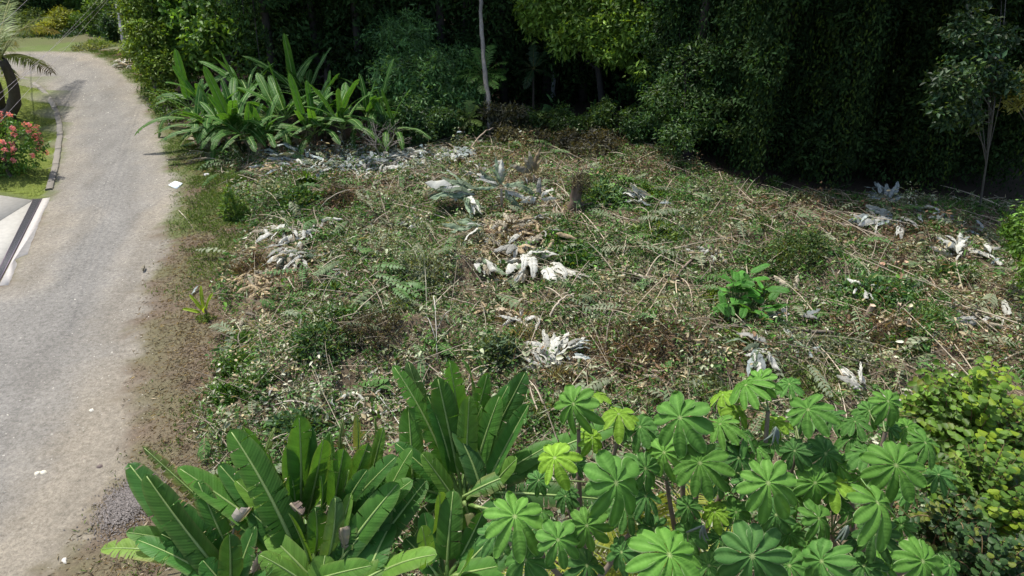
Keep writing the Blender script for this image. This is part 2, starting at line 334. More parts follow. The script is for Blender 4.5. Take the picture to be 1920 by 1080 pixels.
# ------------------------------------------------------------ leaf builders
def banana_blade(B, T, W, nh, bow=.22, pet=.15, tears=5, tat=0., base=(.06, .17, .03), arch=.5, edge=(.3, .22, .12), pale=(.30, .42, .14), K=26, r=None, fold=.35):
    r = r or random; B = np.asarray(B, float); T = np.asarray(T, float); ax = T-B; L = np.linalg.norm(ax); axn = ax/L
    n = np.asarray(nh, float); n = nrm(n-axn*np.dot(n, axn)); Cc = B*.45+T*.55+n*bow*L
    tt = np.linspace(0, 1, 41); cv = bez(B, Cc, T, 41); tg = nrm(np.gradient(cv, axis=0))
    side = nrm(np.cross(axn, n)); nn = nrm(np.cross(side, tg))*1.; nn = np.where((nn@n)[:, None] < 0, -nn, nn)
    def at(s):
        q = (pet+(1-pet)*np.clip(s, 0, 1))*40; return [np.stack([np.interp(q, np.arange(41), M[:, i]) for i in range(3)], -1) for M in (cv, tg, nn)]
    def width(s): return W/2*np.minimum(1, (s/.13+.02)**.55)*(1-np.clip((s-.25)/.75, 0, 1)**1.6*.22)*np.sqrt(np.clip(1-np.clip((s-.68)/.32, 0, 1)**2.2, 0.003, 1))
    a = Acc()
    for sg in (-1, 1):
        nt_ = int(tears*(r.uniform(.4, 1.1))); cuts = sorted([0, 1]+[r.uniform(.06, .97) for _ in range(nt_)])
        for c0, c1 in zip(cuts[:-1], cuts[1:]):
            if c1-c0 < .006: continue
            rows = max(2, int(round((c1-c0)*K))+1); s = np.linspace(c0, c1, rows); c, tg_, n_ = at(s); sd = np.cross(tg_, n_)*sg
            wd = width(s); th0 = -abs(r.gauss(0, .9))*tat+r.gauss(0, .05); wr = 1-tat*r.uniform(0, .45); gap = min(.008, (c1-c0)*.18) if nt_ else 0
            shr = np.linspace(gap, -gap, rows) if rows > 1 else 0
            V = []; Cl = []; U = []
            w0, w1 = r.uniform(.003, .012), r.uniform(0, 6); wav = [w0*math.sin(w1+q*9*L) for q in s]
            for u in (0.02, .35, .7, 1.):
                x = u*wd*wr; ang = math.radians(28)*(fold/.35)+th0*u; z = x*math.sin(ang)-arch*x*x/(W/2+1e-6)*1.; xx = x*math.cos(ang)
                c2, _, _ = at(s+shr*u) if nt_ else (c, 0, 0)
                V.append(c2+sd*xx[:, None]+n_*(z+np.array(wav)*u*u)[:, None]+(tg_*(.09*x)[:, None]))
                cb = np.tile(np.asarray(base, float), (rows, 1)); e = 0.
                if u == 1. and tat > 0: e = min(1, tat*r.uniform(.2, 1.6))
                elif u == 1.: e = .12
                if u == .7 and tat > .35: e = r.uniform(0, .35)
                cb = cb*(1-e)+np.asarray(edge)*e; Cl.append(cb); U.append(np.stack([np.full(rows, u*sg), s*L*(1-pet)], 1))
            V = np.stack(V, 1).reshape(-1, 3); Cl = np.stack(Cl, 1).reshape(-1, 3); U = np.stack(U, 1).reshape(-1, 2)
            a.add(V, grid_faces(rows, 4), Cl, U)
    b = Acc(); m = 14; idx = np.linspace(0, 39.4, m).round().astype(int); rad = np.interp(idx, [0, 40*pet, 40], [.032, .025, .006])*max(.7, W/.42)
    tube(b, cv[idx]+nn[idx]*.004, rad, pale, 5)
    return a, b
def palmate(nl=10, seed=0, base=(.085, .22, .04)):
    r = random.Random(seed); a = Acc(); Vc = []
    for k in range(nl):
        th = (k+.5)*2*math.pi/nl+r.uniform(-.06, .06); side = abs(((th+math.pi/2) % (2*math.pi))-math.pi)/math.pi   # 1 at -Y direction
        ln = .72+.3*(1-side)**.8+r.uniform(-.05, .05); ln = .72+.28*(.5-.5*math.sin(th))+r.uniform(-.1, .08); hw = math.tan(math.pi/nl); hm = hw*r.uniform(.50, .70)
        e = np.array([math.cos(th), math.sin(th)]); f = np.array([-e[1], e[0]]); dro = r.uniform(.15, .75)+.15*(.5-.5*math.sin(th)); tw = r.gauss(0, .3)
        for q in range(1): pass
        rr = np.array([0, .1, .2, .3, .4, .5, .6, .7, .8, .88, .95, .985, 1.])*ln; rows = []; cr = []; uu = []
        for x in rr:
            s = x/ln
            if x < .21: h = x*hw*1.02
            else:
                b = .21*hw; h = b+(hm-b)*math.sin(min(1, (s-.21/ln)/(.66-.21/ln))*math.pi/2)**1.5 if s < .66 else hm*math.sqrt(max(0, 1-((s-.66)/.34)**2.1))
                h = max(h, .003)
            for u in (-1, -.9, -.45, 0, .45, .9, 1):
                wav = .022*math.sin(9*x+k*2+u*3)*abs(u)*s
                z = -dro*x*x+ .08*abs(u)*min(1, x/.3) + wav+tw*u*h*s - (.10*s if abs(u) == 1 and .35 < s < .95 else 0)*.6
                p = e*x+f*u*h; rows.append((p[0], p[1], z)); uu.append((u, x*1.2+abs(u)*.0))
                c = np.array(base)*(1.+.0*u)
                if u == 0: c = c*1.25+np.array([.02, .025, .01])
                elif abs(u) == 1 and x > .35: c = c*.6+np.array([.15, .17, .10])
                if x == 0: c = np.array([.3, .36, .16])
                cr.append(c)
        a.add(rows, grid_faces(len(rr), 7), cr, uu)
    return a
def frond(P0, P1, P2, nl=40, ll=.5, lw=.035, C=(.09, .17, .03), hang=.5, seed=0, both=True, gapd=0., rib=(.2, .2, .06), rr=.015, t0=.12, tipc=None):
    r = np.random.default_rng(seed); a = Acc(); cv = bez(P0, P1, P2, 30); tube(a, cv, np.linspace(rr, rr*.25, 30), rib, 4)
    t = np.linspace(t0, .99, nl); q = t*29; tg = nrm(np.gradient(cv, axis=0)); c = np.stack([np.interp(q, np.arange(30), cv[:, i]) for i in range(3)], 1); tg = np.stack([np.interp(q, np.arange(30), tg[:, i]) for i in range(3)], 1)
    up = np.array([0, 0, 1.]); sd = nrm(np.cross(tg, up)+1e-5); un = np.cross(sd, tg)
    env = np.sin(np.clip((t-t0)/(1-t0), 0, 1)*np.pi*.88+.25)**.6
    for sg in (-1, 1):
        n = nl; l = ll*env*(1+.12*r.normal(size=n)); d = nrm(sg*sd*.85+tg*.55+un*(.25-hang*.6)+.12*r.normal(size=(n, 3)))
        g = np.array([0, 0, -1.]); m = c+d*(l*.5)[:, None]; e = m+nrm(d+g*hang*1.5)*(l*.5)[:, None]; wv = nrm(np.cross(d, un))*lw/2
        cc = np.asarray(C)*(1+.18*r.normal(size=(n, 1))).clip(.5, 1.5)
        if tipc is not None: k = sstep(.45, .8, t+.1*r.normal(size=n))[:, None]; cc = cc*(1-k)+np.asarray(tipc)*k
        V = np.stack([c-wv*.4, c+wv*.4, m+wv, m-wv, e], 1).reshape(-1, 3); b = np.arange(n)[:, None]*5
        a.add(V, b+[[0, 1, 2, 3]], np.repeat(cc, 5, 0)); a.F.append((b+[[3, 2, 4]])+a.n-len(V))
    return a

# ------------------------------------------------------------ coconut palms by the lawn
def palm(px, py, z, lab, frs, base, curve):
    b = G(*base); crown = Z(px, py, z); t = thing('coconut_palm', lab, 'palm tree', b)
    a = Acc(); cv = bez(b, np.array([b[0]+curve[0], b[1]+curve[1], z*.35]), crown, 14); tube(a, cv, np.interp(range(14), [0, 2, 13], [.42, .27, .17])*(1+.05*rng.normal(size=14)), (.075, .06, .05), 10); put('trunk', a, M_bark, t)
    for i, (mx, my, mz, ex, ey, ez, ll, hang, tc, nl) in enumerate(frs):
        a = frond(crown+[0, 0, .1], Z(mx, my, mz), Z(ex, ey, ez), nl, ll, .05, (.15, .21, .06), hang, i, tipc=tc, rr=.035, rib=(.32, .33, .14)); put('frond', a, M_leaf, t, False)
dk = (.07, .055, .045)
palm(4, 112, 3.0, 'young coconut palm with a dark curved trunk on the lawn edge', [
    (45, 30, 3.6, 100, 32, 3.1, .95, .55, None, 60), (30, 20, 4.3, 108, 62, 2.3, .8, .75, (.2, .17, .06), 55), (50, 88, 2.9, 98, 136, 1.4, .75, .95, dk, 50), (35, 95, 2.7, 75, 120, 1.6, .7, .8, None, 46),
    (0, 0, 4.5, 42, -30, 4.8, .9, .4, None, 55), (-30, -5, 4.5, -20, -70, 5., .9, .3, None, 50), (-50, 20, 4., -110, 40, 3., .9, .6, None, 50), (-60, 90, 3., -110, 150, 1.8, .9, .7, None, 46), (-10, 60, 4.2, 20, 10, 4.5, .8, .2, None, 46), (10, 130, 2.3, 30, 150, 1.5, .5, .8, (.25, .2, .1), 30)], (8, 222), (1.4, -.3))
palm(-22, 120, 3.2, 'second coconut palm half out of frame at the left edge', [
    (-30, 20, 4.2, 30, 5, 4.2, .9, .5, None, 50), (-60, 20, 4., -140, 30, 3., .9, .6, None, 40), (-20, 60, 4.2, -10, -20, 5., .9, .3, None, 46), (-10, 90, 3.6, 22, 75, 3., .8, .8, (.25, .2, .08), 46)], (-2, 205), (.3, 0))

# ------------------------------------------------------------ generic foliage
def blobcloud(blobs, nclus, per, ls, lw, C, rngk, crad=.3, up=.35, vary=.3, yel=.2, hexa=False, shell=.55, dirz=-.35):
    """blobs: (centre xyz, radii xyz)."""
    B = np.array([b[0] for b in blobs]); R = np.array([b[1] if np.ndim(b[1]) else (b[1],)*3 for b in blobs]); wgt = (R[:, 0]*R[:, 2]); wgt = wgt/wgt.sum()
    k = rngk.choice(len(B), nclus, p=wgt); d = nrm(rngk.normal(size=(nclus, 3))); rad = shell+(1-shell)*rngk.random(nclus)**.6; lump = 1+.22*np.sin(d[:, 0]*7+k)*np.cos(d[:, 2]*6+k*2)
    c = B[k]+d*R[k]*(rad*lump)[:, None]
    n = nclus*per; ci = np.repeat(np.arange(nclus), per); P = c[ci]+rngk.normal(size=(n, 3))*crad*np.array([.6, .6, .4])
    Nn = nrm(np.array([0, 0, 1.])*up+d[ci]*.35+.55*rngk.normal(size=(n, 3))); Dr = nrm(rngk.normal(size=(n, 3))*.8+d[ci]*.6+[0, 0, dirz]); Dr = nrm(Dr-Nn*(Dr*Nn).sum(1, keepdims=True)*.8)
    cc = np.asarray(C)*(1+vary*rngk.normal(size=(nclus, 1))).clip(.45, 1.8); ye = (rngk.random((nclus, 1))**4)*yel; cc = cc+ye*np.array([.22, .2, -.01])
    col = cc[ci]*(1+.18*rngk.normal(size=(n, 1))).clip(.5, 1.6); s = 1+.25*rngk.normal(size=n).clip(-1.5, 2)
    a = Acc(); leaves(a, P, Dr, Nn, ls*s, lw*s, col, hexa=hexa); return a, c
def limbs(acc, base, top, tips, r0, C, nl=12, rr=None):
    rr = rr or random; base = np.asarray(base, float); top = np.asarray(top, float); mid = (base+top)/2+[rr.uniform(-.3, .3), rr.uniform(-.3, .3), 0]
    cv = bez(base, mid, top, 12); tube(acc, cv, np.linspace(r0, r0*.55, 12)*np.array([1.25]+[1]*11), C, 8)
    for i in range(min(nl, len(tips))):
        e = tips[i]; s = cv[rr.randint(5, 11)]; m = (s+e)/2+np.array([0, 0, rr.uniform(.0, .4)]); tube(acc, bez(s, m, e, 7), np.linspace(r0*.35, .012, 7), C, 5, False)
def tree(name, lab, base, blobs, nclus, per, ls, lw, C, tr=.12, tc=(.12, .1, .08), top=None, seed=0, mat_=None, group=None, cat='tree', **k):
    rk = np.random.default_rng(seed); base = np.asarray(base, float); t = thing(name, lab, cat, base, group)
    a, c = blobcloud(blobs, nclus, per, ls, lw, C, rk, **k); put('crown', a, mat_ or M_leaf, t, False)
    b = Acc(); top = np.asarray(top if top is not None else np.mean([q[0] for q in blobs], 0), float); limbs(b, base, top, [q for q in c[rk.permutation(len(c))[:14]]], tr, tc, 14, random.Random(seed)); put('trunk', b, M_bark, t); return t
def bl(px, py, d, rpx, ry=None, rz=None):
    r = rpx/F*d; return (D(px, py, d), (r, (ry or r/ r * min(r, 2.))*1., (rz/F*d if rz else r)))
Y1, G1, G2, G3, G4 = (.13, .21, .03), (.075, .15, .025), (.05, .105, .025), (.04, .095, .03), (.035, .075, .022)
# left roadside trees
tree('roadside_tree', 'bright green leafy tree beside the far bend of the road', G(300, 205), [bl(268, 20, 33.5, 40), bl(288, 70, 33.5, 45), bl(300, 130, 33.2, 36), bl(312, 185, 33, 22), bl(275, -40, 33.5, 50), bl(252, 95, 34, 16)], 1500, 14, .17, .08, Y1, .16, seed=1, vary=.25, yel=.3)
tree('broadleaf_tree', 'large broadleaf tree with big drooping leaves above the banana clump', G(410, 215), [bl(345, 30, 34, 55), bl(430, 20, 34, 60), bl(400, 75, 33, 45), bl(480, 50, 34, 45), bl(350, 95, 34, 40), bl(440, -60, 34, 70), bl(530, 70, 35, 38)], 1700, 12, .3, .15, (.14, .27, .045), .2, seed=2, vary=.35, yel=.12, hexa=True)
tree('shadow_tree', 'dark tree with sparse yellowish light behind the banana clump', G(620, 215), [bl(540, 60, 35, 40), bl(640, 30, 35, 50), bl(590, 110, 34.5, 34), bl(670, 110, 34, 34), bl(600, 50, 35, 30), bl(700, 60, 34.5, 36), bl(560, 150, 34, 22), bl(600, -60, 38, 90)], 1500, 12, .18, .08, (.12, .23, .05), .2, seed=3, vary=.5, yel=.5)  # high yel puts the sparse yellowish light into the leaf cluster colours
# mid trees
tree('young_tree', 'bluish green young tree in the middle left of the forest edge', G(790, 262), [bl(762, 85, 30, 52), bl(735, 150, 29, 40), bl(800, 150, 29, 48), bl(850, 125, 30, 42), bl(770, 215, 28.5, 42), bl(835, 205, 29, 40), bl(880, 185, 29.5, 30), bl(720, 60, 31, 30)], 1500, 13, .19, .055, (.12, .25, .08), .09, (.09, .08, .06), seed=4, vary=.35, yel=.06)
tree('hanging_tree', 'sunlit yellow green tree hanging over the dark forest centre', G(1133, 232), [bl(1030, 10, 29, 40), bl(1090, 30, 28.5, 36), bl(1150, 20, 28, 40), bl(1005, 50, 29.5, 20), bl(1055, 78, 28.5, 20), bl(1100, 75, 28.3, 18), bl(1215, 40, 27.6, 30), bl(1160, 100, 28, 22), bl(1205, 130, 27.6, 18), bl(1180, 60, 27.8, 35), bl(1010, 20, 29, 34), bl(1085, -10, 28.6, 40), bl(1130, 80, 28.5, 32), bl(1130, -60, 29, 90)], 2200, 13, .25, .09, (.15, .26, .04), .17, (.03, .027, .025), seed=5, vary=.3, yel=.25)
tree('vine_draped_tree', 'dull green tree draped in vines right of the forest centre', G(1290, 300), [bl(1260, 60, 27, 60), bl(1300, 130, 26, 55), bl(1250, 190, 26, 40), bl(1310, 210, 25.5, 45), bl(1270, 260, 25, 28), bl(1320, 30, 27, 55), bl(1280, -60, 27, 90)], 1900, 13, .17, .06, (.055, .12, .032), .2, (.04, .03, .03), seed=6, vary=.35, yel=.12)
tree('shaded_tree', 'round leafed tree on a thin pale trunk at the right edge of the forest', G(1836, 392), [bl(1815, 55, 19.5, 36), bl(1840, 105, 19.5, 30), bl(1795, 160, 19.5, 42), bl(1880, 150, 19.7, 26), bl(1775, 212, 19.5, 24), bl(1830, 225, 19.6, 16), bl(1875, 70, 19.8, 26), bl(1850, -50, 20, 50)], 620, 11, .16, .075, (.028, .065, .025), .035, (.11, .10, .085), top=D(1865, 190, 19.8), crad=.22, seed=7, vary=.3)
tree('pale_sprig_tree', 'pale yellowish leafy branches poking in at the right edge', G(1960, 340), [bl(1905, 190, 20, 25), bl(1930, 170, 20, 30), bl(1960, 150, 20, 45)], 150, 14, .13, .06, (.32, .33, .1), .06, seed=8, crad=.16)
tree('edge_bush', 'bright green bush at the right edge beside the white leaf pile', G(1925, 560), [bl(1918, 430, 16.5, 26), bl(1945, 460, 16.2, 34), bl(1955, 520, 15.5, 30), bl(1935, 395, 17, 14), bl(1940, 555, 15., 14), bl(1895, 425, 16.6, 9)], 260, 12, .12, .055, (.10, .2, .03), .05, seed=9, crad=.18, cat='bush')
tree('road_verge_bush', 'low leafy shrub below the bright roadside tree', G(318, 240), [bl(312, 200, 32, 16), bl(330, 222, 31, 14), bl(290, 160, 34, 18)], 180, 14, .14, .06, G1, .04, seed=10, cat='bush')
# far left garden planting beyond the bend
for i, (px, py, d, r, rz, C, lab, ls) in enumerate([
    (118, 42, 50, 24, 26, (.26, .30, .03), 'yellow green croton bush on the far lawn', .22), (90, 58, 49, 18, 16, (.24, .26, .03), 'lower golden bush left of the croton', .2), (60, 40, 50, 22, 20, (.10, .15, .03), 'mid green hedge shrub behind the palm fronds', .2),
    (150, 50, 50, 18, 26, G1, 'green shrub right of the yellow croton', .2), (185, 40, 49, 22, 40, (.09, .17, .03), 'tall bright bush under the overhead cables', .22), (60, 72, 49, 30, 10, G4, 'dark clipped hedge along the far lawn', .18), (120, 70, 49, 30, 9, G3, 'dark low hedge foot right of the lawn hedge', .18),
    (207, 50, 47, 14, 24, G3, 'dark bush between the tall bush and roadside tree', .2), (225, 10, 46, 20, 30, G3, 'dark green shrub mass left of the roadside tree', .2), (30, 15, 56, 40, 25, G2, 'tall green planting at the far left corner', .25), (100, 5, 58, 40, 20, G2, 'dark broadleaf planting behind the croton bush', .25), (165, 5, 56, 40, 22, G1, 'far leafy tree under the cable crossing', .25)]):
    c = D(px, py, d); tree('garden_bush', lab, (c[0], c[1], 0), [(c, (r/F*d, min(r/F*d, 1.3), rz/F*d)), (c-[0, 0, rz/F*d*.7], (r/F*d*.9, 1., max(.3, c[2]*.4)))], int(10*r), 14, ls, ls*.4, C, .06, seed=30+i, cat='bush', crad=.28)
# vine curtain wall on the right
def curtain(lab, px0, px1, ypx, d0, d1, ztop, n, C, seed, zb=(.2, 2.), ls=.15):
    r = np.random.default_rng(seed); n = int(n*.55); f = r.random(n); px = px0+(px1-px0)*f; base = np.array([G(x, y) for x, y in zip(px, np.interp(px, [1240, 1340, 1430, 1560, 1750, 1920], [285, 318, 358, 366, 372, 382]))])
    base[:, 1] += .9+r.uniform(-.3, 2.2, n)+.9*np.sin(px*.035); zt = ztop*(.4+.6*r.random(n)); zl = r.uniform(*zb, n)*(r.random(n) > .25)
    P = []; sw = r.normal(size=(n, 2))*.25
    for i in range(n):
        m = int((zt[i]-zl[i])/.11)+2; z = np.linspace(zl[i], zt[i], m); t = (z-zl[i])/(zt[i]-zl[i]+.1); q = np.stack([base[i, 0]+sw[i, 0]*t*2+.12*np.sin(z*2+i), base[i, 1]+sw[i, 1]*t*2+z*.08+.12*np.cos(z*1.7+i), z], 1); P.append(q)
    k = np.concatenate([np.full(len(q), i) for i, q in enumerate(P)]); P = np.concatenate(P); P += r.normal(size=P.shape)*[.1, .1, .05]; m = len(P)
    Nn = nrm(np.array([-.2, -.6, .7])+.5*r.normal(size=(m, 3))); Dr = nrm(np.array([0, -.25, -1.])+.5*r.normal(size=(m, 3)))
    cs = (np.asarray(C)*(1+.3*r.normal(size=(n, 1))).clip(.4, 1.9)+(r.random((n, 1))**5)*np.array([.08, .1, 0]))[k]
    t = thing('vine_tree', lab, 'tree', (base[:, 0].mean(), base[:, 1].mean()+.6, 0), 'vine hung trees of the dark forest wall')
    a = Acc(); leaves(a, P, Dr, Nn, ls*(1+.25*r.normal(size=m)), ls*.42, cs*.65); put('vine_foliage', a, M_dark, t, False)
    bb = [((base[j, 0], base[j, 1]+.2, r.uniform(.4, ztop)), (r.uniform(.5, 1.3), .7, r.uniform(.4, .9))) for j in r.integers(0, n, 46)]; a, _ = blobcloud(bb, 1700, 13, .17, .075, np.asarray(C)*.75, r, crad=.25, vary=.5, yel=.06); put('crown', a, M_dark, t, False)
    b = Acc(); c = np.array(t.location); limbs(b, c, c+[0, .4, ztop], [], .22, (.06, .045, .04)); put('trunk', b, M_bark, t)
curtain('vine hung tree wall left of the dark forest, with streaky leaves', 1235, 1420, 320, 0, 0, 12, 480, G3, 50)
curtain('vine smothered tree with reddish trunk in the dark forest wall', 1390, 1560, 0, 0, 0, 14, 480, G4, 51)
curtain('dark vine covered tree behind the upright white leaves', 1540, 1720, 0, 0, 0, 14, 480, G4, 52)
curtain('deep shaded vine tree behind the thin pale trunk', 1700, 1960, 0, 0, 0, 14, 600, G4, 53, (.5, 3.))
# dark forest behind: three prototypes, copied
rk = np.random.default_rng(99); protos = []
for q in range(3):
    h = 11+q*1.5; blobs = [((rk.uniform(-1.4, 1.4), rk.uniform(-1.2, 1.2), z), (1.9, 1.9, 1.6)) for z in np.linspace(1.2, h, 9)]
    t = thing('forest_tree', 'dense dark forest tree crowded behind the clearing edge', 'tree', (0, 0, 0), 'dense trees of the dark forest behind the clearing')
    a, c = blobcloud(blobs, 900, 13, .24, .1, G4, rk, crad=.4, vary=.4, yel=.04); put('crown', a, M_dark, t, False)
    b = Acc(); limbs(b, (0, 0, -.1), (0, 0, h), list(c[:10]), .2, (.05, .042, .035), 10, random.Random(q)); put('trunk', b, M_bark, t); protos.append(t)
spots = [(520, 200), (590, 185), (690, 195), (740, 190), (820, 195), (900, 185), (960, 195), (1010, 185), (1080, 190), (1140, 175), (1190, 215), (1240, 205), (1330, 235), (1400, 250), (1470, 262), (1540, 270), (1620, 275), (1700, 280), (1780, 290), (1860, 290), (1940, 290),
         (400, 150), (480, 150), (560, 140), (650, 145), (730, 140), (810, 145), (890, 140), (970, 140), (1060, 145), (1140, 130), (1220, 150), (1320, 160), (1420, 180), (1520, 190), (1620, 195), (1730, 200), (1850, 205), (1960, 205),
         (400, 105), (500, 100), (620, 100), (740, 98), (860, 100), (980, 98), (1100, 100), (1230, 105), (1380, 115), (1530, 120), (1700, 125), (1880, 130), (210, 28), (130, 24), (50, 26), (320, 45), (-60, 24),
         (450, 60), (600, 60), (750, 60), (900, 60), (1050, 60), (1200, 60), (1400, 65), (1600, 70), (1800, 75)]
for i, (px, py) in enumerate(spots):
    o = protos[i] if i < 3 else copy_tree(protos[i % 3]); p = Z(px+random.uniform(-15, 15), py)
    o.location = (p[0], p[1], 0); o.rotation_euler.z = random.uniform(0, 6.28); s = random.uniform(.85, 1.15)*(1 if py > 120 else 1.25); o.scale = (s, s, s*random.uniform(.9, 1.15))
# ------------------------------------------------------------ slender trunks
def trunk_thing(name, lab, pts, r0, r1, C, d=None, stubs=0):
    b = G(*pts[0]); P = [b]+[D(x, y, np.dot(b-[0, 0, CAMZ], [0, cp, -sp])) for x, y in pts[1:]]; P = np.array(P); n = 24; t = np.linspace(0, len(P)-1, n)
    Q = np.stack([np.interp(t, np.arange(len(P)), P[:, i]) for i in range(3)], 1); Q = np.stack([np.convolve(np.pad(Q[:, i], 1, 'edge'), [.25, .5, .25], 'valid') for i in range(3)], 1); Q[0] = b-[0, 0, .05]; Q[:, :2] += .015*rng.normal(size=(n, 2))
    o = thing(name, lab, 'tree', b); a = Acc(); c = np.asarray(C)*(1+.2*rng.normal(size=(n, 1))); tube(a, Q, np.linspace(r0, r1, n)*(1+.06*rng.normal(size=n)), c, 8); put('trunk', a, M_bark, o); return o, Q
o, Q = trunk_thing('bare_trunk', 'tall bare grey trunk standing alone before the forest centre', [(920, 262), (916, 190), (909, 140), (905, 90), (903, 50), (901, 0), (900, -60), (905, -160)], .1, .075, (.26, .235, .2))
a, c = blobcloud([(Q[-1], (1.8, 1.5, 1.2))], 200, 12, .2, .08, G2, rng); put('crown', a, M_leaf, o, False)
b = Acc()
for q in c[:10]: tube(b, bez(Q[-1], (Q[-1]+q)/2+[0, 0, .3], q, 6), np.linspace(.04, .012, 6), (.2, .18, .16), 5, False)
put('branch', b, M_bark, o)
o, Q = trunk_thing('mottled_trunk', 'pale mottled trunk in the dark gap left of the dark trunk', [(1036, 190), (1038, 140), (1036, 105), (1037, 20), (1037, -80)], .12, .1, (.36, .38, .36)); a, c = blobcloud([(Q[-1], (2, 1.5, 1.5))], 200, 12, .2, .08, G2, rng); put('crown', a, M_leaf, o, False)
o, Q = trunk_thing('utility_pole', 'grey pole rising behind the bright roadside tree', [(236, 100), (225, 35), (218, 0), (208, -60)], .14, .11, (.3, .3, .3)); o['category'] = 'pole'; o.children[0].name = 'shaft'
o, Q = trunk_thing('leaning_trunk', 'straight grey trunk rising behind the broadleaf tree', [(505, 190), (505, 60), (503, 0), (500, -60)], .1, .08, (.16, .15, .13)); a, c = blobcloud([(Q[-1], (2, 1.5, 1.5))], 200, 12, .2, .08, G2, rng); put('crown', a, M_leaf, o, False)
# overhead cables
for i, (p, q) in enumerate([(((192, -10), 34), ((-60, 245), 15)), (((197, 0), 34), ((-60, 225), 15.6)), (((80, -30), 24), ((-60, 95), 16)), (((225, -28), 40), ((-20, 250), 17))]):
    A, B = D(*p[0], p[1]), D(*q[0], q[1]); cv = bez(A, (A+B)/2-[0, 0, .12], B, 24); a = Acc(); tube(a, cv, .0045, (.34, .30, .31), 4)
    o = put('overhead_cable', a, M_wire, None); tag(o, ['lower of two parallel grey cables crossing the palm', 'upper of two parallel grey cables crossing the palm', 'grey cable crossing the top left corner above the palm', 'outermost thin cable running down past the yellow croton'][i], 'cable', 'overhead cables at the top left')

# ------------------------------------------------------------ pinnate sapling, ferny plant
b = G(905, 255); o = thing('feathery_sapling', 'light green feathery leaved sapling behind the tall bare trunk', 'tree', b); top = D(908, 140, 29.5); a = Acc(); tube(a, bez(b, (b+top)/2+[.1, 0, 0], top, 8), np.linspace(.05, .025, 8), (.15, .13, .1), 6); put('trunk', a, M_bark, o)
for i, (x, y, dd, ln) in enumerate([(950, 118, -.6, 1), (890, 90, .2, 1), (922, 85, .3, 1), (862, 135, -.2, 1), (945, 150, -.8, 1), (930, 165, -1, 1), (880, 155, -.9, 1), (905, 175, -1., 1), (865, 108, 0, 1), (948, 135, -.2, 1), (850, 150, -.5, 1)]):
    e = D(x, y, 29.5+dd); m = (top+e)/2+[0, 0, .28]; a = frond(top, m, e, 26, .36, .05, (.10, .22, .04), .25, i, rr=.012, t0=.15); put('frond', a, M_leaf, o, False)
for k, (bx, by, tx, ty, fs, lab, C) in enumerate([(1000, 225, 1000, 130, [(960, 105), (1030, 90), (1050, 100), (965, 140), (1035, 145), (1000, 85), (985, 165)], 'dark tree fern with level fronds in the forest shade', (.04, .085, .03)), (880, 262, 880, 225, [(860, 205), (895, 200), (905, 215), (855, 225), (880, 190), (900, 235), (865, 240)], 'small fern tuft left of the bare trunk foot', (.12, .19, .04))]):
    b = G(bx, by); dd = np.dot(b-[0, 0, CAMZ], [0, cp, -sp]); top = D(tx, ty, dd); o = thing('tree_fern', lab, 'fern', b); a = Acc(); tube(a, [b, (b+top)/2, top], [.07, .06, .05], (.07, .055, .04), 6); put('trunk', a, M_bark, o)
    for i, (x, y) in enumerate(fs):
        e = D(x, y, dd+random.uniform(-.5, .3)); put('frond', frond(top, (top+e)/2+[0, 0, .2], e, 22, .3, .06, C, .3, i, rr=.01, t0=.1), M_leaf, o, False)

# ------------------------------------------------------------ banana plants (background)
rb = random.Random(3); blades = []
for q in range(10):
    dr = [(0, .55, 1.75), (0, .9, 1.6), (0, 1.45, 1.05), (0, 1.85, .5), (0, 1.75, -.2), (0, 1.5, -.9), (0, 1.3, 1.3), (0, 1.3, -1.3), (0, .3, 1.9), (0, 1.9, .1)][q]
    bow = [.06, .12, .22, .3, .38, .45, .14, .45, .04, .32][q]; tt = [0, 0, .08, .12, .18, .3, .05, .5, 0, .25][q]
    col = [(.05, .14, .025), (.045, .13, .025), (.055, .15, .025), (.05, .135, .025), (.055, .14, .025), (.055, .13, .025), (.07, .18, .03), (.10, .13, .04), (.075, .2, .03), (.045, .12, .025)][q]
    hint = (0, -.75, 1.) if dr[2] > 1.2 else (0, -.1, 1.)
    A, B = banana_blade((0, 0, 0), dr, .33, hint, bow, .12, [3, 4, 8, 10, 14, 16, 5, 20, 1, 16][q], tt, col, K=16, r=rb)
    blades.append((A.mesh('leaf', M_ban), B.mesh('midrib', M_rib)))
A, B = banana_blade((0, 0, 0), (0, .7, -1.2), .3, (0, 1, .3), .35, .14, 14, .9, (.30, .24, .16), K=14, r=rb, edge=(.4, .33, .25), pale=(.3, .24, .15)); deadb = (A.mesh('dead_leaf', M_dry), B.mesh('midrib', M_rib))
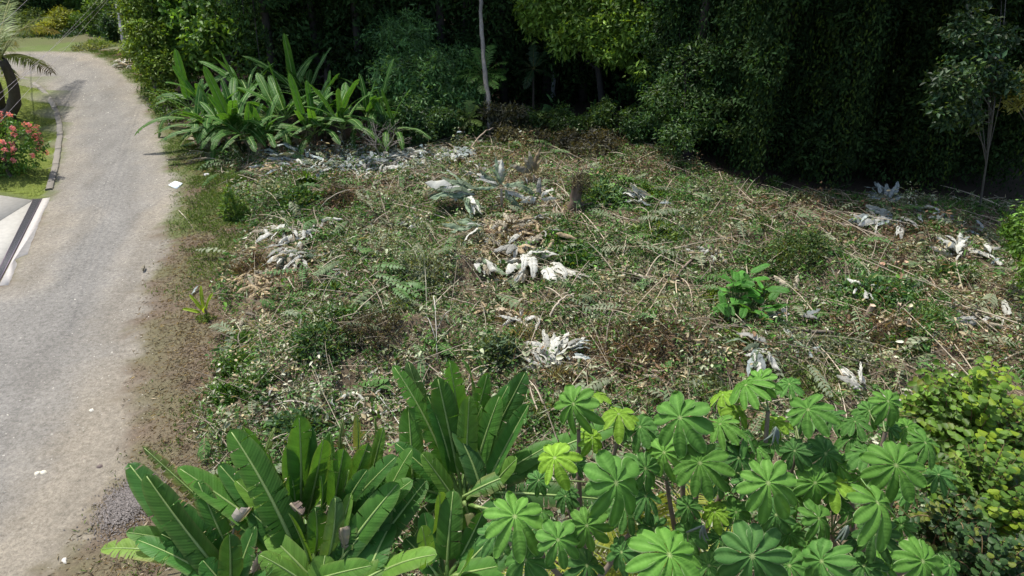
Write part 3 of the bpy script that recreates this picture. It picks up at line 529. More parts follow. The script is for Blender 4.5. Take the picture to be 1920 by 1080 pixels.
def banana_plant(lab, px, py, rot, h=1.3, nst=3, nlv=10, sc=1., group='banana plants along the forest edge', tint=None, spread=.45):
    b = G(px, py); t = thing('banana_plant', lab, 'banana plant', b, group)
    for s in range(nst):
        an = rb.uniform(0, 6.28); rr_ = spread*rb.uniform(.3, 1) if s else 0; bx, by = math.cos(an)*rr_, math.sin(an)*rr_; hh = h*rb.uniform(.6, .95); lean = (math.cos(an)*.25*rb.random(), math.sin(an)*.25*rb.random())
        a = Acc(); P = np.array([(bx+lean[0]*q, by+lean[1]*q, -.05+hh*q) for q in np.linspace(0, 1, 6)])+b; tube(a, P, np.linspace(.09, .05, 6)*sc, (.06, .06, .03) if s % 2 else (.07, .055, .035), 8); put('pseudostem', a, M_stem, t)
        top = np.array([bx+lean[0], by+lean[1], hh-.05])
        for q in range(nlv):
            az = q*2.4+rb.uniform(-.35, .35)+rot; f = min(1, q/(nlv-1)+.08); k = rb.choice([8, 0, 1] if f < .18 else [1, 2, 6, 2] if f < .42 else [2, 3, 4, 9] if f < .75 else [5, 7, 4, 9]); sc2 = sc*rb.uniform(.85, 1.3)
            M = Matrix.Translation(top.tolist()) @ Matrix.Rotation(az, 4, 'Z') @ Matrix.Rotation(rb.gauss(0, .2), 4, 'Y') @ Matrix.Scale(sc2, 4); lf = link('leaf', blades[k][0], t, M); link('midrib', blades[k][1], lf, Matrix())
        if rb.random() < .7:
            M = Matrix.Translation(top.tolist()) @ Matrix.Rotation(rb.uniform(0, 6.28), 4, 'Z') @ Matrix.Scale(sc, 4); lf = link('dead_leaf', deadb[0], t, M); link('midrib', deadb[1], lf, Matrix())
    return t
banana_plant('leftmost banana plant, arching leaves over the verge beside the road', 400, 272, 0, 1.2, 2, 9, 1.05)
banana_plant('banana plant with hanging leaves right of the leftmost one', 455, 285, 1., 1.3, 3, 9, 1.05)
banana_plant('banana plant in the middle of the clump, behind the shade-tinted fallen leaves', 530, 278, 2., 1.5, 3, 9, 1.05)
banana_plant('banana plant at the back of the clump beneath the broadleaf tree', 385, 240, .5, 1.3, 2, 8, 1.05)
banana_plant('tall dark banana plant behind the clump', 560, 240, 3., 1.7, 3, 8, 1.1)
banana_plant('banana plant standing apart left of the leafless bush', 650, 285, 4., 1.4, 2, 9, 1.)
banana_plant('dark banana plant behind the leafless bush', 695, 270, 5., 1.3, 2, 8, 1.)
banana_plant('banana plant half hidden between the clump and the apart one', 605, 262, 5.5, 1.2, 2, 8, .95)
banana_plant('banana plant low in front of the clump, leaves hanging toward the road', 428, 284, 1.7, .9, 2, 9, 1.0)
banana_plant('banana plant low in front of the clump on the side of the shade-tinted leaves', 500, 290, 3.3, .9, 2, 9, .95)
banana_plant('banana plant at the right end of the row, dark and half hidden', 735, 278, 2.2, 1.2, 2, 9, .9)
banana_plant('banana plant filling the dark gap right of the clump', 590, 285, .8, 1.1, 2, 9, .9)
banana_plant('banana plant behind the leftmost one, upright leaves against dark trees', 470, 238, 2.5, 1.6, 2, 8, 1.1)
# broad leaf understory
def broad_clump(name, lab, px, py, n, h, L, C, seed, rad=.5, cat='plant', wr=.34, zt=.75, group=None):
    b = G(px, py); t = thing(name, lab, cat, b, group); r = random.Random(seed)
    A = [banana_blade((0, 0, 0), (0, L*.75, L*.65), L*wr, (0, -.6, 1), .18, .22, 0, 0, np.array(C)*f, K=8, r=r)[0].mesh('leaf', M_ban) for f in (1, .75, 1.35)]
    s = Acc()
    for i in range(n):
        an = r.uniform(0, 6.28); rr_ = rad*math.sqrt(r.random()); z = h*(1-.6*(rr_/rad)**2)*r.uniform(.4, 1); p = np.array([math.cos(an)*rr_, math.sin(an)*rr_, z])
        M = Matrix.Translation(p.tolist()) @ Matrix.Rotation(r.uniform(0, 6.28), 4, 'Z') @ Matrix.Rotation(r.uniform(-.1, .9)*(-1), 4, 'X') @ Matrix.Rotation(r.gauss(0, .3), 4, 'Y') @ Matrix.Scale(r.uniform(.7, 1.1), 4); link('leaf', A[i % 3], t, M)
        tube(s, [b+[p[0]*.3, p[1]*.3, -.03], b+p*[.8, .8, .6], b+p], [.012, .01, .008], (.08, .13, .04), 4, False)
    put('stems', s, M_stem, t); return t
broad_clump('calathea', 'glossy bright green broad leaved clump standing in the clearing at right', 1385, 590, 54, 1.05, .62, (.07, .21, .035), 1, .62)
broad_clump('calathea', 'broad leaved plant with two big leaves behind the clearing centre', 1040, 235, 22, .9, .7, (.07, .16, .05), 2, .5)
broad_clump('calathea', 'broad leaved plant right of the two big leaves', 1115, 232, 22, .8, .55, (.07, .16, .03), 3, .6)
broad_clump('calathea', 'slim leaved plant left of the bare trunk base', 880, 255, 12, .6, .6, (.10, .18, .035), 4, .4, wr=.2)
# understory bushes
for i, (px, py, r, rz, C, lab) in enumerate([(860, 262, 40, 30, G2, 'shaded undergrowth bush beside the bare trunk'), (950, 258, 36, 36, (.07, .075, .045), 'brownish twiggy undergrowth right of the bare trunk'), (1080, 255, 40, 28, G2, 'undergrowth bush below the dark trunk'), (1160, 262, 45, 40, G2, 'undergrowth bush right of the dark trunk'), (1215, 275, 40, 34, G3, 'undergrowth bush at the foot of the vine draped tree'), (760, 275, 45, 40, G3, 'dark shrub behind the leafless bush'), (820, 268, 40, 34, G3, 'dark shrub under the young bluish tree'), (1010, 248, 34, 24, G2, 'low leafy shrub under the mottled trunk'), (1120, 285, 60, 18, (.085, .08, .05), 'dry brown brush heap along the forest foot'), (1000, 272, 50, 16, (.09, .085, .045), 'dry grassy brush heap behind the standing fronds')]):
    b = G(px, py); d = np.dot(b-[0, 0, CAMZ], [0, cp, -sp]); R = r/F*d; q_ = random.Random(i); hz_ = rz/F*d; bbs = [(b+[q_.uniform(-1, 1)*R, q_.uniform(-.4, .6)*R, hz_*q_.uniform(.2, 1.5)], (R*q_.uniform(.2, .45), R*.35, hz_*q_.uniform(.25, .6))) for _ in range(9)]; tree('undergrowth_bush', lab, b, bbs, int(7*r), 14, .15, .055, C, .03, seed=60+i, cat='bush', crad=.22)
# pink flowering bush
b = G(22, 335); o = thing('flowering_bush', 'bush covered in pink blossom clusters at the left edge by the lawn', 'bush', b); c = b+[-.1, .5, 1.05]; rk = np.random.default_rng(5)
a, cc = blobcloud([(c, (1.15, .8, .95)), (c+[-.9, 0, 0], (.9, .8, .9)), (c+[-.1, -.3, -.6], (.6, .5, .35))], 330, 14, .12, .06, (.09, .2, .035), rk, crad=.16); put('foliage', a, M_leaf, o, False)
a = Acc(); limbs(a, b, c, list(cc[:20]), .07, (.12, .1, .08), 20); put('stems', a, M_bark, o)
out = nrm(cc-c); sel = [i for i in range(len(cc)) if out[i, 2] > -.5 and out[i, 1] < .6][:95]
for i in sel:
    a = Acc(); p = cc[i]+out[i]*.14; n = 34; d = rdir(n); leaves(a, p+d*.07, rdir(n), d, .07, .05, np.array([.72, .27, .32])*(1+.18*rk.normal(size=(n, 1))), droop=0); put('flower_cluster', a, M_petal, o, False)
# leafless bush
b = G(716, 300); o = thing('leafless_bush', 'leafless grey twiggy bush in front of the dark forest', 'bush', b); a = Acc(); r = random.Random(11)
def grow(p, d, l, rad, k):
    e = p+d*l; m = (p+e)/2+np.array([r.gauss(0, .04), r.gauss(0, .04), 0]); tube(a, bez(p, m, e, 4), np.linspace(rad, rad*.7, 4), (.3, .26, .23), 4, False)
    if k: [grow(e, nrm(d+np.array([r.gauss(0, .5), r.gauss(0, .4), r.gauss(.05, .3)])), l*r.uniform(.65, .85), rad*.65, k-1) for _ in range(3 if k > 3 else 2)]
for _ in range(4): grow(b, nrm([r.gauss(0, .35), r.gauss(0, .3), 1]), .5, .02, 4)
put('twigs', a, M_stick, o)

# ------------------------------------------------------------ foreground bananas
def fg_plant(lab, bpx, zb, leaves_, stem_h, seed, dead=()):
    r = random.Random(seed); top = Z(*bpx, zb); base = np.array([top[0]+.1, top[1]-.05, 0]); t = thing('banana_plant', lab, 'banana plant', base, 'banana plants in the foreground')
    for q in range(3):
        an = q*2.1+seed; o_ = np.array([math.cos(an), math.sin(an), 0])*.28*(q > 0); a = Acc(); tube(a, [base+o_*1.3-[0, 0, .05], base+o_+[0, 0, zb*.5], top+o_*.7-[0, 0, .15]], [.13, .11, .075], (.11, .12, .045), 10); put('pseudostem', a, M_stem, t)
    for L_ in leaves_:
        tx, ty, bx, by, wd, tz = L_[:6]; wd *= 1.0; k = L_[6] if len(L_) > 6 else {}
        T = Z(tx, ty, tz); B = Z(bx, by, zb+k.get('bz', .0)); ax = nrm(T-B)
        view = nrm(np.array([0, 0, CAMZ])-(T+B)/2); hint = nrm(view*.55+np.array([0, 0, .55])+np.array(k.get('h', (r.gauss(0, .3), r.gauss(0, .15), 0))))
        g = r.uniform(.8, 1.2); c = np.array(k.get('c', (.08, .205, .035)))*g
        A, Bm = banana_blade(B, T, wd*k.get('ws', 1.), hint, k.get('bow', r.choice([.03, .06, .1, .16])), k.get('pet', .06), k.get('n', r.choice([3, 5, 7, 9])), k.get('t', r.choice([0, 0, .05, .12])), c, k.get('arch', .3), K=34, r=r, fold=k.get('fold', .3))
        lf = put('leaf', A, M_ban, t); m = put('midrib', Bm, M_rib, None, off=T*0+np.array(t.location)); m.parent = lf
        if k.get('petiole', 1):
            a = Acc(); jt = np.array([r.uniform(-.06, .06), r.uniform(-.06, .06), -.25]); tube(a, bez(top+jt, (top+B)/2+[0, 0, -.05], B+ax*.03, 8), np.linspace(.035, .027, 8), (.14, .24, .06), 6, False); put('petiole', a, M_rib, t)
    for pts, w_, c in dead:
        P = [Z(x, y, z) for x, y, z in pts]
        for j in range(len(P)-1):
            A, Bm = banana_blade(P[j], P[j+1], w_, (r.gauss(0, .5), -1, .5), .12, .0, 12, .9, c, 1.2, edge=np.array(c)*1.4, pale=(.35, .3, .2), K=24, r=r); lf = put('dead_leaf', A, M_dry, t); m = put('midrib', Bm, M_rib, None, off=np.array(t.location)); m.parent = lf
    return t
dkc = (.05, .15, .03); lt = (.13, .26, .045); TN = (.38, .33, .28)
fg_plant('tall banana plant with a fan of upright leaves left of the big palmate leaves', (868, 925), 2.3, [
    (736, 684, 848, 905, .34, 3.75, {'n': 12}), (765, 676, 836, 860, .30, 3.7, {'c': (.10, .19, .06)}), (820, 706, 862, 900, .40, 3.7, {'n': 3}), (842, 674, 872, 870, .33, 3.9, {'n': 10}), (866, 676, 878, 800, .28, 3.8),
    (915, 698, 876, 860, .28, 3.7), (986, 696, 890, 880, .36, 3.6, {'n': 9, 'c': (.06, .16, .04)}), (993, 757, 915, 905, .38, 3.4, {'fold': .6, 'c': dkc}), (905, 760, 885, 850, .22, 3.3), (850, 800, 902, 920, .34, 3.0, {'h': (.4, 0, 0), 'c': (.07, .17, .05)}),
    (765, 762, 775, 928, .36, 3.3, {'n': 4}), (1000, 880, 868, 932, .30, 2.5, {'t': .5, 'n': 16, 'bow': .2}), (1165, 795, 915, 905, .36, 2.9, {'t': .1, 'n': 12, 'bow': .12}), (1150, 938, 900, 922, .36, 2.3, {'t': .3, 'n': 22, 'bow': .12, 'c': (.06, .14, .035)}),
    (790, 850, 850, 935, .3, 3.0, {'c': lt}), (938, 740, 890, 890, .34, 3.5), (955, 720, 900, 870, .24, 3.6, {'c': dkc}), (800, 740, 850, 900, .28, 3.5, {'c': dkc}), (880, 740, 872, 900, .3, 3.5, {'c': lt}), (1040, 830, 900, 915, .3, 2.8), (1050, 990, 890, 950, .34, 2.0, {'c': dkc, 't': .2, 'n': 14}), (740, 830, 845, 930, .26, 3.0, {'c': dkc}), (775, 1010, 850, 930, .34, 1.8, {'c': dkc, 'bow': .2}), (970, 860, 925, 910, .26, 2.9, {'c': lt}), (900, 1010, 870, 940, .34, 1.6, {'c': dkc, 'bow': .2}), (690, 900, 850, 935, .3, 2.4, {'c': dkc, 'bow': .2})], 2.2, 1)
fg_plant('low banana plant in the bottom centre with short glossy leaves', (835, 1075), 2.0, [
    (824, 922, 820, 1020, .26, 2.9, {'c': lt, 'n': 0}), (850, 918, 838, 1060, .34, 2.8, {'n': 4}), (795, 960, 815, 1060, .28, 2.5, {'c': dkc}), (905, 960, 855, 1060, .32, 2.5, {'c': dkc}), (935, 1062, 850, 1080, .34, 2.2), (760, 1010, 820, 1080, .3, 2.2, {'c': dkc}), (930, 1000, 860, 1075, .3, 2.3, {'c': dkc}),
    (820, 1040, 690, 1090, .36, 2.6, {'c': lt, 'bow': .15, 'h': (0, .2, .5)}), (700, 1060, 560, 1100, .3, 2.7, {'c': (.08, .18, .03), 'bow': .15}), (880, 1030, 850, 1090, .28, 2.6), (945, 1080, 870, 1120, .3, 2.3), (1010, 985, 900, 1080, .3, 2.1, {'c': dkc}), (790, 985, 800, 1070, .26, 2.7, {'c': lt})], 1.9, 2,
    [([(945, 1000, 2.3), (960, 1050, 1.9)], .2, (.3, .25, .2)), ([(772, 915, 2.6), (745, 960, 2.2), (740, 1010, 1.9)], .26, (.30, .25, .2)), ([(710, 1035, 2.1), (690, 1065, 1.9)], .3, (.32, .28, .24))])
fg_plant('large banana plant in the bottom left with many upright leaves', (585, 1060), 2.2, [
    (430, 805, 560, 1050, .44, 3.7, {'n': 10}), (455, 800, 540, 960, .26, 3.7), (480, 806, 510, 930, .22, 3.6), (517, 800, 500, 940, .17, 3.4, {'t': .3, 'n': 14, 'c': (.12, .18, .05)}), (560, 778, 562, 985, .42, 3.8, {'n': 8}), (606, 823, 572, 975, .34, 3.6, {'n': 3}),
    (506, 850, 560, 960, .26, 3.4, {'n': 2}), (622, 812, 630, 940, .26, 3.5), (645, 782, 655, 900, .17, 3.4, {'t': .4, 'n': 16, 'c': (.10, .15, .05)}), (668, 776, 660, 905, .17, 3.4, {'t': .4, 'n': 16, 'c': (.10, .15, .05)}), (703, 782, 735, 900, .17, 3.4, {'t': .5, 'n': 12, 'c': (.14, .22, .05)}),
    (332, 876, 555, 1035, .40, 3.2, {'n': 3}), (745, 855, 615, 1000, .36, 3.3, {'n': 9, 'c': (.05, .14, .03)}), (748, 905, 640, 1045, .36, 3.0, {'n': 8}), (628, 930, 610, 1060, .28, 3.0, {'c': (.10, .19, .06), 'h': (.6, 0, 0)}), (690, 880, 640, 980, .28, 3.2, {'c': dkc}), (660, 925, 640, 1040, .26, 2.9, {'c': lt}),
    (655, 880, 640, 960, .18, 3.1, {'c': lt, 'n': 0}), (715, 960, 620, 1075, .3, 2.6, {'c': dkc}), (690, 1010, 610, 1085, .34, 2.4, {'c': dkc, 't': .2}), (485, 1040, 590, 1110, .3, 2.8, {'c': lt, 'arch': .8}), (470, 960, 570, 1050, .36, 2.8, {'c': (.045, .13, .025)}), (540, 960, 582, 1060, .16, 3.2, {'c': lt, 'fold': .9}), (700, 900, 760, 990, .3, 2.9, {'c': dkc}),
    (590, 950, 590, 1040, .3, 2.9, {'c': (.06, .16, .03)}), (535, 835, 556, 990, .3, 3.5), (585, 800, 572, 960, .3, 3.6, {'c': dkc}), (645, 840, 625, 960, .34, 3.3), (495, 880, 545, 1000, .34, 3.2, {'c': dkc}), (410, 870, 545, 1030, .3, 3.1, {'c': dkc}), (690, 830, 640, 960, .3, 3.3, {'c': (.06, .15, .03)}), (520, 930, 565, 1040, .34, 2.9), (600, 890, 590, 1000, .3, 3.2), (775, 900, 660, 1020, .34, 2.9), (400, 925, 545, 1050, .34, 2.8, {'c': dkc, 't': .2, 'n': 14}), (440, 900, 560, 1040, .3, 3.0, {'c': lt}), (720, 800, 690, 930, .22, 3.4, {'c': lt}), (610, 1040, 600, 1110, .34, 2.5, {'c': lt}), (775, 840, 700, 1000, .34, 3.1, {'n': 8}), (720, 870, 680, 1000, .3, 3.1, {'c': dkc}), (800, 900, 700, 1030, .34, 2.7, {'c': (.06, .16, .03), 't': .15, 'n': 16}), (735, 980, 690, 1080, .34, 2.4, {'c': dkc}), (760, 1050, 660, 1100, .32, 2.2, {'c': lt, 'bow': .16}), (655, 960, 640, 1070, .3, 2.7, {'t': .3, 'n': 18}), (500, 1000, 580, 1080, .3, 2.6, {'c': lt}), (530, 1090, 600, 1120, .4, 2.2, {'c': dkc}), (670, 1090, 600, 1120, .4, 2.0, {'c': dkc}), (640, 1010, 605, 1090, .34, 2.4, {'c': dkc}), (725, 930, 700, 1030, .3, 2.7, {'c': (.05, .13, .03), 't': .2, 'n': 14})], 2.2, 3,
    [([(468, 952, 2.9), (435, 985, 2.6)], .2, TN), ([(440, 990, 2.55), (428, 1070, 2.1)], .18, (.48, .28, .09)), ([(545, 944, 3.), (568, 965, 2.9)], .14, (.2, .15, .12)), ([(640, 990, 2.7), (655, 1050, 2.2)], .22, (.34, .28, .22)), ([(720, 940, 2.6), (728, 1000, 2.2)], .2, (.3, .24, .18)), ([(520, 1000, 2.3), (470, 1090, 1.6)], .2, (.3, .25, .2))])
fg_plant('leaning banana plant at the far bottom left with very long leaves', (425, 1110), 2.1, [
    (240, 868, 400, 1085, .40, 3.2, {'n': 9, 'c': (.045, .13, .03), 'pet': .0}), (272, 888, 425, 1085, .44, 3.35, {'n': 3, 'c': (.07, .17, .035), 'fold': .55, 'pet': .0}), (266, 836, 470, 1020, .24, 3.3, {'t': .75, 'n': 30, 'c': (.12, .18, .05)}), (236, 998, 400, 1030, .26, 2.6, {'c': (.09, .19, .05), 'n': 3}), (188, 1030, 400, 1060, .32, 2.3, {'c': (.16, .27, .05), 't': .35, 'n': 14, 'bow': .2}),
    (256, 1012, 430, 1100, .30, 2.6, {'c': dkc, 'n': 9, 't': .15}), (300, 1000, 420, 1060, .26, 2.7, {'c': dkc, 'n': 6, 't': .2}), (480, 985, 440, 1100, .34, 2.7, {'c': dkc}), (380, 1050, 430, 1110, .3, 2.5, {'c': dkc}), (560, 1080, 440, 1110, .34, 2.3, {'c': dkc}), (430, 1000, 432, 1100, .3, 2.8, {'c': (.05, .13, .03)}), (320, 940, 430, 1070, .34, 3.0, {'c': dkc}), (370, 900, 440, 1060, .3, 3.1, {'c': (.06, .16, .03), 't': .3, 'n': 18}), (340, 1000, 430, 1100, .34, 2.6), (340, 1075, 430, 1120, .3, 2.1, {'t': .3, 'n': 15})], 2.0, 4)

# ------------------------------------------------------------ cecropia trees
pm = [palmate([9, 10, 10, 11, 9, 10][q], 20+q, [(.06, .148, .026), (.07, .162, .027), (.05, .128, .026), (.063, .152, .024), (.12, .22, .022), (.038, .10, .024)][q]).mesh('leaf', M_cec) for q in range(6)]
CL = [(1300, 815, 34, 2), (1335, 840, 30, 5), (1420, 840, 34, 0), (1570, 870, 34, 1), (1490, 930, 36, 3), (1190, 930, 34, 0), (1080, 870, 32, 5), (1290, 1000, 40, 2), (1380, 960, 36, 0), (1620, 900, 34, 1), (1500, 790, 30, 2), (1700, 800, 32, 3), (1225, 820, 32, 5), (1345, 900, 34, 5), (1510, 1010, 38, 1), (1590, 960, 38, 0), (1650, 1050, 44, 3), (1010, 900, 34, 5), (1210, 930, 40, 5), (1290, 950, 40, 2), (1395, 900, 36, 5), (1500, 930, 34, 5), (1600, 1010, 38, 5), (1690, 985, 36, 2), (1760, 890, 34, 5), (1130, 905, 34, 2), (1060, 930, 36, 5), (1015, 960, 34, 2), (930, 1000, 40, 5), (1350, 1010, 36, 5), (1440, 985, 34, 2), (1560, 780, 32, 5), (1355, 740, 30, 4), (1630, 770, 30, 2), (1110, 740, 34, 4), (1780, 1060, 40, 2), (1225, 990, 36, 5), (1075, 757, 56, 1), (1160, 776, 46, 4), (1040, 858, 56, 4), (1275, 783, 78, 0), (1312, 868, 74, 3), (1245, 848, 48, 1), (1155, 905, 74, 0), (1440, 905, 84, 1), (1398, 722, 46, 3), (1425, 712, 44, 1), (1515, 768, 60, 0), (1665, 752, 46, 1), (1668, 800, 30, 5), (1603, 790, 38, 2),
      (1735, 830, 52, 0), (1680, 872, 66, 3), (1548, 850, 46, 5), (1596, 822, 36, 2), (1490, 845, 44, 5), (1645, 942, 78, 1), (1528, 905, 46, 3), (1535, 972, 52, 0), (1730, 1052, 78, 3), (1540, 1052, 70, 2), (1410, 1042, 80, 5), (1255, 1040, 80, 3), (1046, 1012, 66, 0), (965, 968, 62, 1), (1100, 985, 62, 1),
      (1172, 955, 50, 2), (1165, 1035, 52, 5), (1350, 795, 44, 1), (1392, 812, 44, 2), (1452, 792, 36, 4), (1385, 858, 44, 5), (1480, 1000, 44, 2), (1210, 878, 50, 2), (1620, 1060, 50, 5), (1340, 960, 34, 4), (1560, 905, 40, 4), (1330, 1060, 50, 2), (1450, 830, 36, 2), (1625, 850, 44, 2), (1480, 720, 30, 2), (985, 1050, 50, 2), (1200, 800, 40, 2), (1575, 940, 36, 2), (1380, 770, 36, 4), (1700, 920, 44, 2), (1640, 1000, 50, 5), (1110, 820, 34, 4), (1455, 965, 44, 5), (1100, 1060, 50, 5), (1480, 1060, 50, 2)]
TR = [('left palmate leaved tree with yellowish new leaves beside the banana fan', (1150, 1300), [(1085, 805), (1160, 820), (1060, 900)]), ('low palmate leaved tree at the bottom centre', (1100, 1400), [(1110, 1020), (1010, 1030), (1180, 1000)]), ('tallest palmate leaved tree with a dark forked trunk in view', (1310, 1300), [(1310, 900), (1280, 830), (1370, 880), (1250, 900), (1340, 1050)]),
      ('palmate leaved tree right of the dark forked trunk, reaching highest', (1460, 1300), [(1440, 770), (1500, 830), (1440, 940), (1470, 1020)]), ('rightmost palmate leaved tree beside the yellow green shrub', (1660, 1300), [(1660, 810), (1700, 880), (1640, 980), (1600, 860), (1560, 1000), (1700, 1070)])]
def cdep(py, R): return (6.9-(R-55)*.024)*(1+max(0, 900-py)*.0004)
tr_objs = []
for lab, bp, tips in TR:
    tp = [D(x, y, 7.5) for x, y in tips]; ctr = np.mean(tp, 0); base = np.array([ctr[0], ctr[1]-.1, 0]); t = thing('palmate_tree', lab, 'tree', base, 'palmate leaved trees in the foreground'); a = Acc(); fork = base+[0, 0, 2.2]
    tube(a, bez(base-[0, 0, .05], base+[.05, .05, 1], fork, 8), np.linspace(.085, .06, 8), (.17, .14, .11), 8)
    for q in tp: tube(a, bez(fork, (fork+q)/2+[0, 0, -.25], q, 9), np.linspace(.045, .022, 9), (.20, .16, .12), 6, False)
    put('trunk', a, M_bark, t); tr_objs.append((t, tp, Acc()))
alltips = [(i, q) for i, (t, tp, _) in enumerate(tr_objs) for q in tp]; rc = random.Random(8)
for (px, py, R, v) in CL:
    d = cdep(py, R)+rc.uniform(-.1, .1); p = D(px, py, d); rad = R/F*d*1.0; c0 = p-[0, 0, .3]
    i, q = min(alltips, key=lambda e: np.linalg.norm(e[1]-c0)); t, tp, ac = tr_objs[i]
    out = p-q; out[2] = 0; view = nrm(np.array([0, 0, CAMZ])-p); z = nrm(np.array([0, 0, 1.])*.75+view*.45+nrm(out)*.25+np.array([rc.gauss(0, .38), rc.gauss(0, .34), 0])); y0 = nrm(np.array([rc.gauss(0, .35), 1, 0])); y = nrm(y0-z*np.dot(y0, z)); x = np.cross(y, z)
    link('leaf', pm[v], t, frame(x, y, z, p-rloc(t), rad*rc.uniform(.78, 1.12))); tube(ac, bez(q, (p+q)/2-z*.12, p-z*.01, 8), np.linspace(.011, .007, 8), (.20, .26, .10), 5, False)
for t, tp, ac in tr_objs:
    if ac.n: put('petioles', ac, M_rib, t)
# hanging catkins below two leaf stalks
for px, py in [(1320, 985), (1590, 985), (1455, 800)]:
    a = Acc(); p = D(px, py, 7.0)
    for k in range(6): e = p+[rc.gauss(0, .05), rc.gauss(0, .05), -.16-.05*rc.random()]; tube(a, bez(p, (p+e)/2+[rc.gauss(0, .03), 0, 0], e, 5), [.004, .012, .012, .011, .006], (.16, .2, .17), 5)
    o = put('catkins', a, M_stem, None, off=rloc(tr_objs[3 if px < 1500 else 4][0])); o.parent = tr_objs[3 if px < 1500 else 4][0]
# slim yellow palm fronds below
b = Z(1210, 1150, 0); b[2] = 0; o = thing('slender_palm', 'slim yellow green palm fronds low beneath the palmate leaves', 'palm tree', b); crown = Z(1215, 1090, 1.6); a = Acc(); tube(a, [b, crown], [.05, .04], (.14, .15, .06), 6); put('trunk', a, M_stem, o)
for i, (x, y, z) in enumerate([(1120, 1010, 2.3), (1180, 960, 2.5), (1230, 930, 2.7), (1330, 900, 2.7), (1310, 1020, 2.4), (1060, 1075, 2.1), (950, 1080, 2.2), (1280, 1070, 2.2), (1400, 1000, 2.2)]):
    e = Z(x, y, z); put('frond', frond(crown, (crown+e)/2+[0, 0, .35], e, 44, .34, .022, (.26, .30, .04), .4, i, rr=.012, rib=(.4, .42, .1)), M_leaf, o, False)
# yellow-green shrub on the right
def sprayshrub(name, lab, base, ctr, rad, n, m, ls, C, seed, yel=.3, group=None):
    r = np.random.default_rng(seed); t = thing(name, lab, 'shrub', base, group); st = Acc(); P = []; Dd = []; Nn = []; Cc = []
    for i in range(n):
        d = nrm(r.normal(size=3)); d[2] = abs(d[2])*.9-.1; d = nrm(d); e = ctr+d*rad*r.uniform(.65, 1.05); s = base+(ctr-base)*r.uniform(.4, .9); mid = (s+e)/2+[0, 0, .25]; cv = bez(s, mid, e-[0, 0, .12], 12); tube(st, cv, np.linspace(.012, .004, 12), (.22, .15, .08), 4, False)
        tg = nrm(np.gradient(cv, axis=0)); q = np.linspace(3, 11, m); c = np.stack([np.interp(q, np.arange(12), cv[:, k]) for k in range(3)], 1); g = np.stack([np.interp(q, np.arange(12), tg[:, k]) for k in range(3)], 1); sd = nrm(np.cross(g, [0, 0, 1])+1e-4)*np.where(np.arange(m) % 2, 1, -1)[:, None]
        P.append(c); Dd.append(nrm(sd+g*.4+[0, 0, -.35]+.15*r.normal(size=(m, 3)))); Nn.append(nrm(np.array([0, -.2, 1.])+.3*r.normal(size=(m, 3)))); base_c = np.asarray(C)*(1+.3*r.normal()); y = (r.random() < .35)*yel*r.random(); cc = base_c*(1+.15*r.normal(size=(m, 1)))+y*np.linspace(.3, 1, m)[:, None]*np.array([.3, .2, 0]); Cc.append(cc.clip(.01, .6))
    put('stems', st, M_stick, t)
    P, Dd, Nn, Cc = map(np.concatenate, (P, Dd, Nn, Cc)); vis = np.argsort(P[:, 1]-P[:, 2]*1.2)[:280]; vs = set(vis.tolist()); vl = [i for i in range(len(P)) if i not in vs]
    rl = Acc(); a8 = np.linspace(0, 2*np.pi, 9)[:-1]
    for q in range(3):
        rl = Acc(); ring = np.stack([.5+.5*np.cos(a8), .42*np.sin(a8), -.15+.12*np.cos(a8*2)], 1); rl.add(np.concatenate([[[.5, 0, 0]], ring]), [[0, 1+k, 1+(k+1) % 8] for k in range(8)], [np.array(C)*(1, 1.3, .75)[q]+(np.array([.08, .05, -.01]) if q == 1 else 0)]*9); 
        pm3 = rl.mesh('leaf', M_leaf); sprayshrub.m[q] = pm3
    for i in vis:
        x = Dd[i]; z = nrm(Nn[i]-x*np.dot(x, Nn[i])); y = np.cross(z, x); link('leaf', sprayshrub.m[0 if Cc[i][0] < C[0]*1.2 else 1 if r.random() < .7 else 0], t, frame(x, y, z, P[i]-base, ls*r.uniform(.8, 1.2)))
    vl = np.array(vl)
    if len(vl): a = Acc(); leaves(a, P[vl], Dd[vl], Nn[vl], ls, ls*.85, Cc[vl], hexa=True); put('foliage', a, M_leaf, t, False)['kind'] = 'stuff'
sprayshrub.m = {}
def shr(lab, px, py, d, R, n, m, ls, C, seed, yel=.3): c = D(px, py, d); sprayshrub('spray_shrub', lab, np.array([c[0], c[1]+.1, 0.]), c-[0, 0, R*.3], np.array([R, R, R*1.05]), n, m, ls, C, seed, yel)
shr('yellow green round leaved shrub at the right edge, its tallest part', 1850, 770, 9.6, 1.05, 240, 15, .11, (.11, .21, .025), 1)
shr('yellow green shrub below the tallest one at the right edge', 1860, 900, 8.6, .75, 150, 15, .10, (.09, .18, .025), 2)
shr('yellow green shrub leaning left behind the rightmost palmate leaves', 1765, 760, 10., .55, 80, 14, .10, (.11, .21, .025), 3)
shr('dark green shrub in the bottom right corner', 1870, 1050, 7.6, .6, 80, 14, .085, (.045, .10, .025), 4, .1)
shr('dark small leaved shrub between palmate leaves and corner shrub', 1790, 960, 8.2, .5, 60, 14, .08, (.04, .09, .025), 5, .15)
